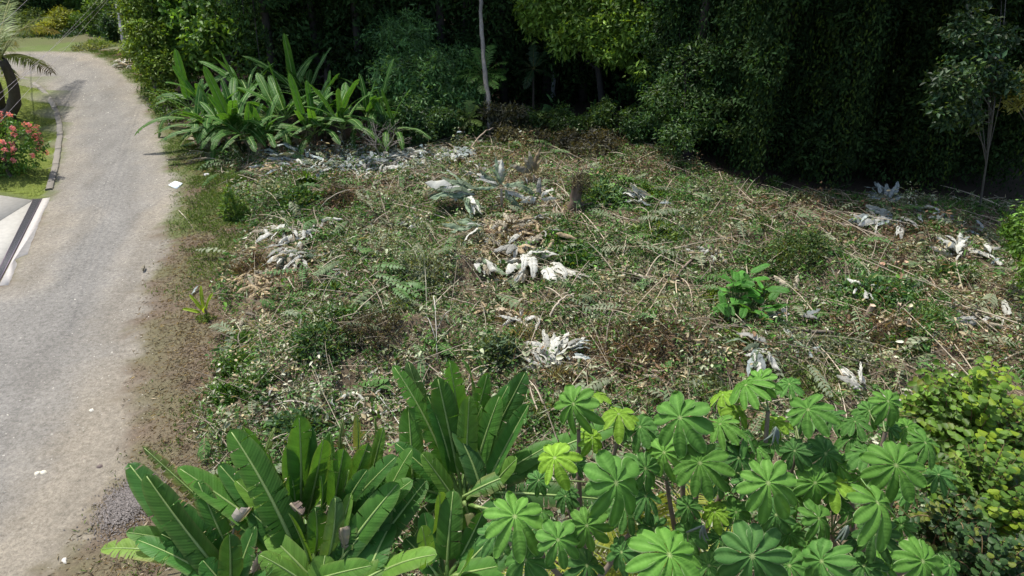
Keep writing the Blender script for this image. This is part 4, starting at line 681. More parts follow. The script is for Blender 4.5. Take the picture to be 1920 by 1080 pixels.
# ------------------------------------------------------------ clearing litter
PAL = {'green': (.065, .145, .035), 'weed': (.09, .19, .03), 'dull': (.15, .18, .08), 'grey': (.27, .30, .19), 'pale': (.42, .42, .32), 'tan': (.33, .28, .17), 'brown': (.15, .095, .055), 'dark': (.06, .07, .03), 'sky_shade': (.36, .42, .42)}  # last entry is pale litter with bluish skylit shade mixed into its colour
PK = list(PAL); PC = np.array([PAL[k] for k in PK])*1.22
BASEW = dict(green=.30, weed=.10, dull=.24, grey=.26, pale=.10, tan=.06, brown=.04, dark=.03)
REG = [(790, 500, 130, 90, dict(grey=.5, dull=.35, green=.15)), (740, 545, 70, 40, dict(green=.5, grey=.4)), (560, 380, 60, 45, dict(green=.5, dull=.3, dark=.2)), (640, 365, 40, 30, dict(brown=.8, dark=.2)), (620, 640, 110, 60, dict(green=.45, dull=.3, grey=.25)), (700, 720, 110, 50, dict(pale=.3, tan=.35, grey=.35)),
       (440, 700, 55, 90, dict(weed=.5, green=.4, tan=.1)), (960, 430, 70, 40, dict(brown=.7, tan=.3)), (950, 480, 60, 40, dict(tan=.7, pale=.3)), (1060, 480, 70, 50, dict(green=.7, weed=.3)), (930, 650, 60, 60, dict(grey=.5, green=.5)), (1200, 580, 130, 60, dict(tan=.35, dull=.45, grey=.2)),
       (1180, 690, 120, 40, dict(brown=.6, tan=.4)), (1240, 450, 90, 40, dict(green=.4, dull=.4, grey=.2)), (1130, 350, 60, 40, dict(green=.6, weed=.4)), (1230, 350, 60, 40, dict(weed=.5, green=.4)), (1480, 480, 110, 55, dict(green=.45, dark=.3, dull=.25)), (1700, 440, 150, 30, dict(brown=.6, dark=.2, dull=.2)),
       (1640, 560, 100, 50, dict(green=.6, grey=.3)), (1570, 660, 80, 40, dict(grey=.5, dark=.3, pale=.2)), (1640, 620, 80, 30, dict(brown=.7, tan=.3)), (1780, 560, 100, 40, dict(brown=.4, dull=.4, tan=.2)), (1500, 720, 130, 40, dict(dull=.6, tan=.3, weed=.1)), (1800, 650, 100, 30, dict(brown=.4, tan=.4, green=.2)),
       (500, 520, 60, 50, dict(tan=.5, brown=.4, pale=.1)), (700, 300, 130, 22, dict(sky_shade=.45, grey=.35, brown=.2)), (560, 305, 60, 18, dict(brown=.5, tan=.3, sky_shade=.2)), (1250, 310, 160, 30, dict(brown=.4, dull=.4, dark=.2)), (1000, 290, 120, 22, dict(brown=.4, dull=.4, tan=.2)), (1330, 640, 110, 30, dict(dark=.5, brown=.3, grey=.2)), (480, 640, 50, 40, dict(grey=.4, pale=.3, tan=.3)), (950, 340, 90, 30, dict(pale=.3, tan=.4, brown=.3)), (560, 760, 140, 50, dict(green=.35, grey=.35, pale=.3)), (1500, 400, 120, 20, dict(brown=.5, dark=.2, dull=.3))]
def clearpts(n, r, y0=255, y1=1150, x0=380, x1=2150, polyw=None, marg=0.):
    polyw = polyw or clearw; xs_ = np.array([p[0] for p in polyw]); ys_ = np.array([p[1] for p in polyw]); out = []; tot = 0
    while tot < n:
        x = r.uniform(xs_.min(), min(xs_.max(), 17), n*2); y = r.uniform(ys_.min(), ys_.max(), n*2); k = inpoly(x, y, polyw)
        if polyw is clearw: k |= (np.abs(sdist(x, y, polyw)) < .35*r.random(len(x)))
        out.append(np.stack([x[k], y[k]], 1)); tot += k.sum()
    return np.concatenate(out)[:n]
def palcol(P, r, jit=.25):
    X, Y = proj(P); n = len(P); Wt = np.tile([BASEW.get(k, 0) for k in PK], (n, 1)); q = fbm(P[:, 0]*.9, P[:, 1]*.9, 61); q2 = fbm(P[:, 0]*1.7, P[:, 1]*1.7, 63)
    Wt[:, 0] *= 1+5*sstep(.5, .7, q); Wt[:, 3] *= 1+5*sstep(.55, .7, q2); Wt[:, 5] *= 1+4*sstep(.5, .35, q); Wt[:, 6] *= 1+3*sstep(.45, .3, q2)
    for x, y, a, b, d in REG:
        g = np.exp(-((X-x)/a)**2-((Y-y)/b)**2)[:, None]**.7*.9; v = np.array([d.get(k, 0) for k in PK]); v = v/v.sum()*Wt.sum(1, keepdims=True); Wt = Wt*(1-g)+v*g
    Wt /= Wt.sum(1, keepdims=True); c = (r.random((n, 1)) > np.cumsum(Wt, 1)).sum(1).clip(0, len(PK)-1); return PC[c]*(1+jit*r.normal(size=(n, 1))).clip(.4, 1.8), c
r = np.random.default_rng(12)
def litter(name, lab, n, L, asp, lift, r, zb=.6, hexa=False, clus=0):
    p = clearpts(n//max(clus, 1), r); p = p[r.random(len(p)) < .3+.7*sstep(.36, .5, fbm(p[:, 0]*.9, p[:, 1]*.9, 55))]
    if clus: k = len(p); dd = rdir(k, 0, r); p = np.repeat(p, clus, 0); n = len(p); s = np.tile(np.linspace(-1, 1, clus), k)*L*1.2; dk2 = np.repeat(dd, clus, 0); p = p+dk2[:, :2]*s[:, None]
    n = len(p); P = np.stack([p[:, 0], p[:, 1], H(p[:, 0], p[:, 1])], 1); c, ci = palcol(P, r)
    P[:, 2] += lift*r.random(n)**1.5*(.5+2.4*sstep(.52, .72, fbm(p[:, 0]*1.5, p[:, 1]*1.5, 77)))+.01; Dr = r.normal(size=(n, 3)); Dr[:, 2] = Dr[:, 2]*.45+.1
    if clus: Dr = dk2*.6+np.cross(dk2, [0, 0, 1.])*np.where(np.arange(n) % 2, 1, -1)[:, None]+.3*r.normal(size=(n, 3)); c = np.repeat(c[::clus], clus, 0)*(1+.12*r.normal(size=(n, 1)))
    l = L*(1+.4*r.normal(size=n)).clip(.35, 2.2); a = Acc(); leaves(a, P, Dr, rdir(n, zb+.8, r), l, l*asp, c, hexa=hexa, droop=.25, fold=.3); o = put(name, a, M_litter, None, False); tag(o, lab, None, None, 'stuff'); return o
litter('leaf_litter', 'mixed cut leaf litter covering the cleared ground', 190000, .068, .42, .16, r)
litter('cut_foliage', 'broader wilted cut leaves over the cleared ground', 70000, .10, .45, .28, r, hexa=True, clus=7)
litter('narrow_litter', 'narrow strips and blades in the clearing debris', 80000, .17, .07, .22, r)
q_ = clearpts(80000, r); gp = sstep(.46, .62, fbm(q_[:, 0]*.8, q_[:, 1]*.8, 91)*.6+fbm(q_[:, 0]*3, q_[:, 1]*3, 92)*.4); q_ = q_[r.random(len(q_)) < gp+.04]; n = len(q_)
P = np.stack([q_[:, 0], q_[:, 1], H(q_[:, 0], q_[:, 1])+.02+.22*r.random(n)], 1); a = Acc(); leaves(a, P, rdir(n, .5, r), rdir(n, 1.2, r), .10*(1+.35*r.normal(size=n)).clip(.4, 2), .045, np.array([.075, .165, .035])*(1+.35*r.normal(size=(n, 1))).clip(.4, 1.9), hexa=True); o = put('ground_cover', a, M_leaf, None, False); tag(o, 'patches of low green weeds regrowing in the clearing', None, None, 'stuff')
# twigs
a = Acc(); p = clearpts(5200, r); n = len(p); P = np.stack([p[:, 0], p[:, 1], H(p[:, 0], p[:, 1])+.05+.14*r.random(n)], 1); d = rdir(n, 0, r); d[:, 2] *= .3; l = r.uniform(.15, .9, n)**1.3; th = r.uniform(.003, .008, n); sd = nrm(np.cross(d, [0, 0, 1.])); C = np.array([.36, .30, .21])*(1+.35*r.normal(size=(n, 1))).clip(.3, 1.6)
V = np.stack([P-d*l[:, None]/2+sd*th[:, None], P-d*l[:, None]/2-sd*th[:, None], P-d*l[:, None]/2+[0, 0, .012], P+d*l[:, None]/2+sd*th[:, None]*.5, P+d*l[:, None]/2-sd*th[:, None]*.5, P+d*l[:, None]/2+[0, 0, .008]], 1)
b = np.arange(n)[:, None]*6; a.add(V.reshape(-1, 3), np.concatenate([b+[[0, 3, 5, 2]], b+[[2, 5, 4, 1]], b+[[1, 4, 3, 0]]]), np.repeat(C, 6, 0)); o = put('twig_litter', a, M_stick, None, False); tag(o, 'loose twigs strewn through the clearing debris', None, None, 'stuff')
# verge grass and mulch
vergew = wpoly([(165, 96), (250, 90), (300, 200), (330, 250), (400, 290), (470, 320), (475, 420), (440, 470), (425, 530), (450, 610), (425, 700), (400, 780), (430, 900), (300, 1090), (60, 1100), (180, 930), (215, 860), (232, 780), (240, 690), (250, 600), (270, 520), (300, 450), (316, 400), (316, 320), (300, 262), (280, 212), (250, 165), (215, 124)])
p = clearpts(90000, r, polyw=vergew); P = np.stack([p[:, 0], p[:, 1], H(p[:, 0], p[:, 1])], 1); X, Y = proj(P); q = fbm(p[:, 0]*1.3, p[:, 1]*1.3, 71); up = sstep(600, 380, Y); gprob = sstep(.45, .65, q+.14*up)*(.2+.6*up)
isg = r.random(len(p)) < gprob; sdr = sdist(p[:, 0], p[:, 1], road)+1.*(fbm(p[:, 0]*1.1, p[:, 1]*1.1, 31)-.5); keep = (isg | (r.random(len(p)) < .6)) & (r.random(len(p)) < sstep(.1, -1.2, sdr)+.08); P, isg = P[keep], isg[keep]; n = len(P); C = np.where(isg[:, None], np.array([.10, .17, .035]), np.array([.20, .15, .10])); dc = r.random(n) < .18; C = np.where((dc & ~isg)[:, None], np.array([.40, .34, .24]), C); C = C*(1+.3*r.normal(size=(n, 1))).clip(.4, 1.7)
Dr = rdir(n, 0, r); Dr[:, 2] = np.where(isg, np.abs(Dr[:, 2])+.5, np.abs(Dr[:, 2])*.25); l = np.where(isg, .07, .075)*(1+.4*r.normal(size=n)).clip(.3, 2); a = Acc(); P[:, 2] += .01; leaves(a, P, Dr, rdir(n, 1, r), l, np.where(isg, .018, .008), C, droop=.3); o = put('verge_grass', a, M_grass, None, False); tag(o, 'dry mulch and short grass on the road verge', None, None, 'stuff')
# lawn grass
p = clearpts(40000, r, polyw=lawn); P = np.stack([p[:, 0], p[:, 1], H(p[:, 0], p[:, 1])+.01], 1); n = len(P); Dr = rdir(n, 1.2, r); a = Acc(); leaves(a, P, Dr, rdir(n, 0, r), .045, .02, np.array([.18, .24, .045])*(1+.25*r.normal(size=(n, 1))).clip(.4, 1.6)); o = put('lawn_grass', a, M_grass, None, False); tag(o, 'short blades of the mown lawn', None, None, 'stuff')
# loose stones on the road
a = Acc(); x = r.uniform(-30, -3, 60000); y = r.uniform(4, 46, 60000); sdr = sdist(x, y, road); dd = fbm(x*.7, y*.7, 81); k = (sdr > -.4) & (sdist(x, y, drive) < -.1) & (sdist(x, y, lawn) < -.3) & (dd > r.uniform(.2, .8, 60000)); x, y = x[k][:6500], y[k][:6500]; n = len(x)
s = .007+.016*r.random(n)**5; s = s*(1+.6*sstep(20, 40, y)); O = np.array([[1, 0, 0], [0, 1, 0], [-1, 0, 0], [0, -1, 0], [0, 0, .7]]); V = np.stack([x, y, H(x, y)+.006], 1)[:, None]+(O[None]+.25*r.normal(size=(n, 5, 3)))*s[:, None, None]
b = np.arange(n)[:, None]*5; C = np.array([.33, .31, .27])*(1+.35*r.normal(size=(n, 1))).clip(.3, 1.5); a.add(V.reshape(-1, 3), np.concatenate([b+[[0, 1, 4]], b+[[1, 2, 4]], b+[[2, 3, 4]], b+[[3, 0, 4]]]), np.repeat(C, 5, 0)); o = put('loose_stones', a, M_stone, None, False); tag(o, 'loose pale stones scattered on the gravel road', None, None, 'stuff')
# gravel heap
b0 = G(238, 945); n = 4200; u = r.normal(size=(n, 2))*[.2, .3]; z = .05*np.exp(-(u**2).sum(1)/.35); P = np.stack([b0[0]+u[:, 0], b0[1]+u[:, 1], z+.01], 1); s = r.uniform(.008, .016, n); V = P[:, None]+(O[None]+.3*r.normal(size=(n, 5, 3)))*s[:, None, None]; b = np.arange(n)[:, None]*5; a = Acc(); a.add(V.reshape(-1, 3), np.concatenate([b+[[0, 1, 4]], b+[[1, 2, 4]], b+[[2, 3, 4]], b+[[3, 0, 4]]]), np.repeat(np.array([.15, .135, .125])*(1+.3*r.normal(size=(n, 1))), 5, 0)); o = put('gravel_heap', a, M_stone, None, False); tag(o, 'small spill of grey gravel chips beside the long banana leaves', None, None, 'stuff')
# individual stones
for i, (px, py, s, C, lab) in enumerate([(388, 328, .1, (.5, .5, .48), 'pale stone on the grass below the banana clump'), (497, 0, 0, 0, ''), (72, 888, .05, (.62, .58, .46), 'left pale chip on the road of a close pair'), (82, 886, .055, (.64, .6, .48), 'right pale chip on the road of a close pair'), (122, 1052, .06, (.6, .57, .5), 'pale chip near the bottom of the road'), (185, 876, .055, (.14, .11, .1), 'dark clod on the sandy road edge'), (172, 770, .045, (.6, .57, .48), 'pale chip in the middle of the road')]):
    if not s: continue
    b = G(px, py); a = Acc(); th = np.linspace(0, 2*np.pi, 9)[:-1]; rr_ = s*(1+.25*r.normal(size=8)); ring = np.stack([rr_*np.cos(th), rr_*np.sin(th), 0*th], 1); V = np.concatenate([b+ring+[0, 0, -.01], b+ring*.8+[0, 0, s*.45], [b+[0, 0, s*.6]]]); a.add(V, [[k, (k+1) % 8, 8+(k+1) % 8, 8+k] for k in range(8)], C); a.F.append(np.array([[8+k, 8+(k+1) % 8, 16] for k in range(8)])); o = put('stone', a, M_stone, None, False, off=b); o.location = tuple(b); tag(o, lab, 'stone')
# white board
Pq = np.array([G(316, 348), G(329, 342), G(343, 346), G(331, 355)]); Pq[:, 2] += [.03, .06, .05, .02]; a = Acc(); Q = Pq-[0, 0, .018]; a.add(np.concatenate([Pq, Q]), [[0, 3, 2, 1], [4, 5, 6, 7], [0, 1, 5, 4], [1, 2, 6, 5], [2, 3, 7, 6], [3, 0, 4, 7]], (.78, .86, .88)); o = put('white_board', a, M_conc, None, False); tag(o, 'flat white rectangular board lying on the road edge', 'board')

# ------------------------------------------------------------ weeds and small plants
def weed(name, lab, px, py, rm_, hz, n, ls, asp, C, seed, cat='weed', upd=.2, yel=.35, hexa=True, tall=0):
    r = np.random.default_rng(seed); b = G(px, py); m = n; th = r.uniform(0, 2*np.pi, m); rr = np.sqrt(r.random(m)); x = b[0]+rm_*rr*np.cos(th)*(1+.3*np.sin(3*th)); y = b[1]+rm_*rr*np.sin(th)*.8; top = hz*(1-rr**2)*(.6+.6*vn(x*4, y*4, seed)); z = H(x, y)+top*r.random(m)**.5+.02
    P = np.stack([x, y, z], 1); d = nrm(P-(b-[0, 0, .2])); Nn = nrm(np.array([0, -.1, 1.])+.55*r.normal(size=(m, 3))); Dr = nrm(d*.5+.7*r.normal(size=(m, 3))+[0, 0, upd]); c = np.asarray(C)*(1+.3*r.normal(size=(m, 1))).clip(.4, 1.9)+(r.random((m, 1))**4)*yel*np.array([.3, .25, 0])
    t = thing(name, lab, cat, b); a = Acc(); leaves(a, P, Dr, Nn, ls*(1+.3*r.normal(size=m)).clip(.4, 1.8), ls*asp, c, hexa=hexa); put('foliage', a, M_leaf, t, False); s = Acc()
    for i in range(10): e = P[i]; tube(s, [np.array([b[0]*.5+e[0]*.5, b[1]*.5+e[1]*.5, float(H(b[0], b[1]))-.02]), e], [.008, .004], (.2, .2, .1), 4, False)
    put('stems', s, M_stick, t)
for i, (px, py, rm_, hz, n, ls, asp, C, lab) in enumerate([
    (440, 408, .42, 1.15, 1300, .10, .4, (.11, .21, .035), 'upright bushy green shrub standing on the grass verge'), (440, 342, .35, .45, 500, .12, .12, (.09, .17, .03), 'grassy tuft above the bushy verge shrub'), (560, 392, .8, .45, 1300, .13, .5, (.05, .12, .03), 'dark green weed mound left of the earth mound'), (575, 350, .3, .5, 260, .2, .35, (.08, .18, .03), 'bright weed tuft near the shade-tinted leaves'),
    (1125, 375, .85, .75, 900, .2, .35, (.08, .16, .055), 'broad pale green weed mound right of the tree stump'), (1215, 365, .9, .45, 1300, .13, .5, (.07, .15, .03), 'bright weed patch right of the stump'), (1235, 440, .9, .3, 900, .13, .5, (.08, .15, .04), 'low weed patch below the small white leaf pile'), (1085, 490, .8, .3, 900, .14, .5, (.05, .13, .03), 'dark green weeds right of the brown banana stool'), (1040, 460, .5, .3, 500, .13, .5, (.06, .14, .03), 'weeds at the foot of the tree stump'),
    (425, 745, .32, .4, 1600, .055, .6, (.08, .19, .03), 'bright vine tuft at the verge edge, lowest'), (440, 690, .35, .35, 1600, .055, .6, (.08, .18, .03), 'bright vine mat at the verge edge, middle'), (455, 640, .3, .3, 1200, .055, .6, (.07, .17, .03), 'bright vine mat at the verge edge, top'), (480, 728, .4, .25, 1200, .06, .6, (.08, .17, .035), 'low bright vine patch beside the brown fern'), (425, 905, .25, .25, 800, .05, .5, (.10, .2, .03), 'small green weed on the mulch above the banana leaves'), (385, 600, .22, .12, 300, .06, .3, (.10, .17, .03), 'low green weed under the yellow seedling'),
    (600, 640, .8, .4, 1500, .09, .5, (.05, .12, .035), 'dark green brush heap left of the twiggy mound'), (640, 600, .6, .3, 700, .13, .4, (.06, .14, .03), 'green leafy weeds behind the dark brush heap'), (930, 665, .5, .45, 800, .13, .4, (.085, .14, .07), 'greyish green drooping shrub above the banana fan'), (790, 515, .9, .5, 1500, .10, .35, (.12, .155, .085), 'greyish wilted branch heap near the middle'), (740, 590, .6, .4, 900, .11, .4, (.11, .15, .08), 'wilted grey green heap below the pinnate leaves'),
    (1480, 500, 1.1, .75, 2400, .1, .35, (.05, .10, .025), 'dark olive bush right of the broad leaved clump'), (1430, 430, .7, .25, 700, .1, .4, (.06, .12, .03), 'low weeds behind the dark olive bush'), (1650, 550, 1., .35, 1200, .14, .5, (.06, .14, .045), 'green vine patch left of the upright stubs'), (1740, 600, .7, .4, 800, .14, .2, (.07, .16, .045), 'feathery green fern patch right of the stubs'), (1700, 655, .5, .3, 500, .12, .3, (.06, .14, .03), 'green fern tuft above the rightmost shrub'),
    (1390, 640, .4, .3, 400, .09, .5, (.09, .17, .03), 'light weed under the broad leaved clump'), (1340, 560, .35, .3, 400, .10, .5, (.12, .2, .03), 'light yellow green weed left of the broad leaved clump'), (1425, 560, .5, .4, 600, .11, .5, (.05, .12, .03), 'dark weed core of the broad leaved clump'), (1570, 665, .8, .3, 1200, .09, .4, (.12, .15, .09), 'grey wilted leaf heap left of the rightmost stubs'), (1520, 720, .8, .15, 1200, .07, .4, (.11, .17, .04), 'low yellowish weeds above the palmate trees'),
    (1790, 520, .6, .35, 600, .14, .5, (.05, .13, .03), 'bright weed behind the right white leaves'), (560, 810, .6, .4, 800, .12, .55, (.06, .13, .05), 'greyish green heap behind the left banana leaves'), (1340, 740, .6, .3, 700, .09, .5, (.11, .15, .07), 'wilted heap behind the tallest palmate tree'), (1000, 780, .6, .3, 900, .08, .5, (.12, .16, .06), 'low weeds right of the banana fan'), (1010, 225, .1, .1, 40, .1, .5, (.06, .12, .03), 'small weed under the mottled trunk'), (1450, 345, .3, .3, 200, .1, .5, (.06, .12, .03), 'small weed at the dark forest foot'), (620, 545, .5, .25, 600, .11, .5, (.08, .15, .04), 'weeds below the large white leaf pile'), (185, 88, .9, .7, 500, .25, .15, (.14, .22, .04), 'tall grassy weed at the far end of the road'), (165, 92, 1., .4, 500, .2, .3, (.2, .24, .12), 'pale weeds beside the far lawn')]):
    weed('weed_clump', lab, px, py, rm_, hz*(.75 if i > 3 else 1), n, ls, asp, C, 200+i)
# pinnate leaves lying in the clearing
b = G(735, 545); o = thing('cut_branch', 'fallen leafy branch with fresh paired leaves near the middle', 'branch', b)
for i, (x, y, ex, ey) in enumerate([(690, 520, 780, 530), (700, 530, 770, 550), (720, 540, 790, 570), (740, 555, 770, 585), (700, 515, 760, 515), (760, 545, 800, 555)]):
    p, e = G(x, y, .25), G(ex, ey, .2); put('frond', frond(p, (p+e)/2+[0, 0, .2], e, 11, .2, .09, (.10, .2, .06), .5, i, rr=.01, t0=.05, rib=(.2, .2, .1)), M_leaf, o, False)
# coconut seedling
b = G(388, 592); o = thing('coconut_seedling', 'yellow green coconut seedling on the brown mulch verge', 'seedling', b)
for i, (dx, dy, dz) in enumerate([(-.35, .1, .55), (-.05, .2, .75), (.25, .1, .6), (-.5, -.1, .25), (.15, -.25, .4)]):
    A, B = banana_blade(b, b+[dx, dy, dz], .13, (0, -.5, 1), .25, .25, 3, .1, (.24, .36, .03), K=10, r=rb, fold=.6, pale=(.4, .42, .08)); put('leaf', A, M_ban, o)
a = Acc(); tube(a, [b-[0, 0, .04], b+[0, 0, .15], b+[-.03, .03, .3]], [.04, .03, .02], (.22, .16, .09), 6); put('stem', a, M_stem, o)

# ------------------------------------------------------------ piles of pale fallen leaves
rp = random.Random(21); PL = {}
def curled(key, C, Wd, bow, t, fold, arch):
    PL[key] = []
    for q in range(7): PL[key].append(banana_blade((0, 0, 0), (0, 1, 0), Wd*rp.uniform(.8, 1.25), (0, 0, 1), bow*rp.uniform(.3, 1.6), .12, 5, t, np.array(C)*rp.uniform(.5, 1.2), K=14, r=rp, fold=fold*rp.uniform(-.6, 2.2), arch=arch, edge=np.array(C)*.7)[0])
    for q, A in enumerate(PL[key]):
        ph = rp.uniform(0, 6)
        for v in A.V: y = v[:, 1].copy(); v[:, 0] *= .35+.75*np.clip(np.sin(np.pi*np.clip(y*.96+.02, 0, 1)), 0, 1)**.7; v[:, 2] += .018*np.sin(y*15+ph)+.045*np.sin(y*5+ph*2); v[:, 0] += .03*np.sin(y*4+ph)*y+.012*np.sin(y*31+ph+v[:, 0]*40); v[:, 2] += .014*np.sin(v[:, 0]*60+y*22)
        PL[key][q] = A.mesh('leaf', M_dry)
curled('w', (.47, .47, .42), .24, .2, .3, .5, .8); curled('c', (.38, .34, .25), .24, .24, .5, .3, 1.2); curled('g', (.20, .27, .17), .17, .24, .15, .4, .7); curled('b', (.33, .38, .37), .26, .16, .15, .4, .5); curled('t', (.42, .33, .2), .2, .2, .5, .3, 1.); curled('n', (.6, .6, .52), .10, .25, .2, .4, .6)  # the b leaves are white ones with bluish sky-lit shade in their colour
def pile(lab, px, py, n, rx, ry, L, keys, mode='rand', ang=0, spread=.5, lift=.25, pitch=0., cat='leaf pile', name='fallen_leaves', src=None):
    b = G(px, py); t = thing(name, lab, cat, b)
    n = int(n*1.35) if n > 4 else n
    for i in range(n):
        a_ = rp.uniform(0, 6.28); q = math.sqrt(rp.random()); x = px+rx*q*math.cos(a_); y = py+ry*q*math.sin(a_); p = G(x, y, .06+lift*.75*rp.random()*(1-q*.6))
        if mode == 'rand': az = rp.uniform(0, 6.28)
        elif mode == 'fan': az = math.radians(ang)+rp.gauss(0, spread)+(rp.random() < .25)*rp.uniform(-2.5, 2.5)
        else: p = b+[rp.gauss(0, .08), rp.gauss(0, .08), .1+lift]; az = math.radians(ang)+rp.uniform(-spread, spread)
        l = L*rp.uniform(.6, 1.3); R_ = Matrix.Rotation(az-math.pi/2, 4, 'Z') @ Matrix.Rotation(pitch*.6+rp.gauss(0, .13), 4, 'X') @ Matrix.Rotation(rp.gauss(0, .45), 4, 'Y')
        link('leaf', rp.choice(PL[rp.choice(keys)]), t, Matrix.Translation((p-b).tolist()) @ R_ @ Matrix.Scale(l, 4))
    return t
# angles: 0 = right in the picture, 90 = away from camera, 270 = toward camera
pile('large white leaf pile at the left of the clearing, upper heap', 545, 450, 26, 38, 16, .62, 'wwwc', 'fan', 190, 1.2, .4)
pile('large white leaf pile at the left of the clearing, lower fan', 550, 485, 30, 26, 16, .6, 'wwwcg', 'fan', 250, .45, .3)
pile('three white leaves by the earth mound', 610, 425, 5, 32, 6, .5, 'w', lift=.3)
pile('white leaves tinted bluish for shade, arching out of the banana shade', 570, 300, 12, 50, 10, .95, 'bbb', 'fan', 175, .35, .35, .25)
pile('pale leaf litter heap tinted bluish for shade, left of the leafless bush', 620, 314, 90, 60, 13, .6, 'bbgw')
pile('pale leaf litter heap tinted bluish for shade, below the leafless bush', 690, 310, 90, 50, 15, .58, 'bbww')
pile('pale grey leaf heap right of the leafless bush', 768, 301, 90, 50, 14, .55, 'bwww')
pile('white crumpled leaves left of the fallen pole', 858, 296, 40, 30, 12, .6, 'wwb')
pile('scattered pale leaves between the leaf heaps', 690, 335, 45, 120, 12, .45, 'wgct')
pile('tangled brown leaf scraps at the verge edge of the clearing', 510, 318, 22, 40, 8, .5, 'ttb')
pile('striped green leaves arching left above the wilted heap', 895, 400, 17, 8, 5, 1.35, 'gggw', 'point', 172, .42, .5, .1)
pile('striped leaves arching down beside the brown stool', 880, 405, 7, 8, 5, .9, 'ggw', 'point', 300, .4, .45, .1)
pile('green and white leaves arching below the striped ones', 905, 455, 11, 12, 5, .9, 'gggw', 'point', 195, .6, .35, .1)
pile('two long white leaves lying left of the striped ones', 768, 426, 5, 22, 4, .6, 'ww')
pile('drooping white leaves left of the big white fan', 905, 495, 12, 12, 10, .75, 'wwcg', 'fan', 280, .4, .35)
pile('big white fan of leaves spread toward the camera, its left half', 985, 500, 18, 14, 12, .95, 'wwcg', 'fan', 255, .3, .4)
pile('big white fan of leaves spread toward the camera, its right half', 1030, 510, 18, 18, 14, .95, 'wwgw', 'fan', 290, .3, .4)
pile('bright white leaf heap in the middle foreground of the clearing', 1035, 690, 34, 20, 26, .62, 'www', 'fan', 110, .5, .4, .35)
pile('pale green leaves right of the bright white heap', 1065, 668, 9, 10, 8, .5, 'gwb', 'fan', 30, .4, .3, .2)
pile('white torn leaves above the bright white heap', 988, 608, 15, 26, 10, .5, 'wwc')
pile('small white leaf pile right of the tree stump', 1210, 384, 9, 24, 6, .8, 'bbw', 'fan', 160, .5, .3)
pile('lone bluish scrap right of the small white pile', 1265, 388, 2, 8, 2, .5, 'b')
pile('pale leaf scraps above the broad leaved clump', 1325, 487, 22, 26, 12, .38, 'wwct')
pile('upright white leaf fan in front of the dark forest', 1655, 380, 18, 20, 5, .6, 'bb', 'fan', 90, 1.2, .5, .6)
pile('flat white leaves below the upright fan', 1660, 420, 18, 36, 8, .8, 'bww', 'fan', 190, .6, .25)
pile('small white leaves trailing right of the flat ones', 1750, 412, 11, 34, 6, .6, 'bw', lift=.3)
pile('white leaves standing in the right part of the clearing', 1798, 482, 16, 16, 12, .65, 'bww', 'fan', 120, .8, .35, .4)
pile('white leaves farthest right in the clearing', 1858, 487, 9, 22, 8, .5, 'bw', lift=.3)
pile('white leaf trail behind the farthest right leaves', 1845, 445, 7, 20, 8, .5, 'bw')
pile('crumpled white leaves near the right edge', 1822, 607, 11, 16, 8, .55, 'wwc')
pile('single folded white leaf near the right edge', 1885, 606, 3, 6, 5, .6, 'w')
pile('white scraps left of the green vine patch', 1610, 548, 7, 24, 6, .45, 'ww')
pile('white torn leaves below the broad leaved clump', 1425, 665, 10, 22, 12, .65, 'wgb', 'fan', 220, .5)
pile('pale long leaf left of the torn white leaves', 1385, 655, 3, 14, 4, .9, 'cw', 'fan', 185, .3)
pile('bluish leaves at the end of the dark log', 1475, 605, 8, 22, 6, .5, 'bw')
pile('pale leaf leaning on the bank right of the clump', 1485, 555, 3, 5, 5, .55, 'wc', 'fan', 110, .3, .2, .5)
pile('grey and pale leaf scraps below the log', 1500, 655, 12, 24, 14, .4, 'gbw')
pile('upright white leaf strips behind the palmate leaves', 1612, 740, 8, 9, 12, .5, 'ww', 'fan', 95, .4, .3, .5)
pile('pale leaves between palmate leaves and right shrub', 1700, 760, 6, 30, 6, .4, 'cw')
pile('cream scraps at the verge edge', 462, 598, 3, 9, 3, .5, 'c'); pile('cream scrap below the first one', 488, 612, 3, 5, 4, .4, 'c')
pile('brown and tan dead leaf strips hanging over the brown stool', 965, 450, 80, 75, 32, .7, 'ttcw')
pile('tan leaf strips strewn above the bright white heap', 960, 590, 30, 50, 20, .45, 'ttc')
pile('pale torn leaves strewn right of the standing cut stem', 985, 365, 26, 60, 14, .5, 'wcg')
pile('pale torn leaves strewn between the stem and the fallen pole', 900, 330, 26, 55, 12, .5, 'wcb')
pile('dry tan leaves above the cream scraps', 475, 535, 38, 36, 22, .42, 'ttc')
pile('brown fern fronds on the vine mat', 497, 733, 8, 16, 5, .3, 't')
pile('small white leaf piece on the vine mat', 516, 735, 1, 1, 1, .3, 'w')
pile('white scrap on the wilted grey heap', 663, 467, 2, 4, 2, .35, 'w')
pile('pale fallen leaves behind the left banana leaves', 700, 760, 60, 85, 26, .24, 'wcgt')
pile('pale leaf scatter in the left middle of the clearing', 660, 530, 40, 90, 30, .28, 'wcgt')
pile('pale leaf scatter right of the white fan', 1130, 560, 36, 90, 40, .28, 'cgt')
pile('dry leaf scatter near the stubs', 1640, 640, 36, 110, 40, .26, 'cgt')
pile('pale leaf scatter in front of the stump', 1010, 400, 36, 60, 20, .36, 'cct')
pile('pale scraps visible under the right shrub', 1850, 930, 40, 60, 60, .3, 'ctt')
pile('white curl of leaf under the right shrub', 1815, 1035, 4, 14, 8, .4, 'w')
pile('leaf scatter under the foreground trees', 1250, 860, 50, 150, 60, .25, 'ctg')
pile('withered heap at the far roadside', 235, 122, 30, 18, 8, .7, 'ctw')
pile('pale scraps beside the road below the leftmost banana', 385, 272, 16, 22, 10, .5, 'wtc')
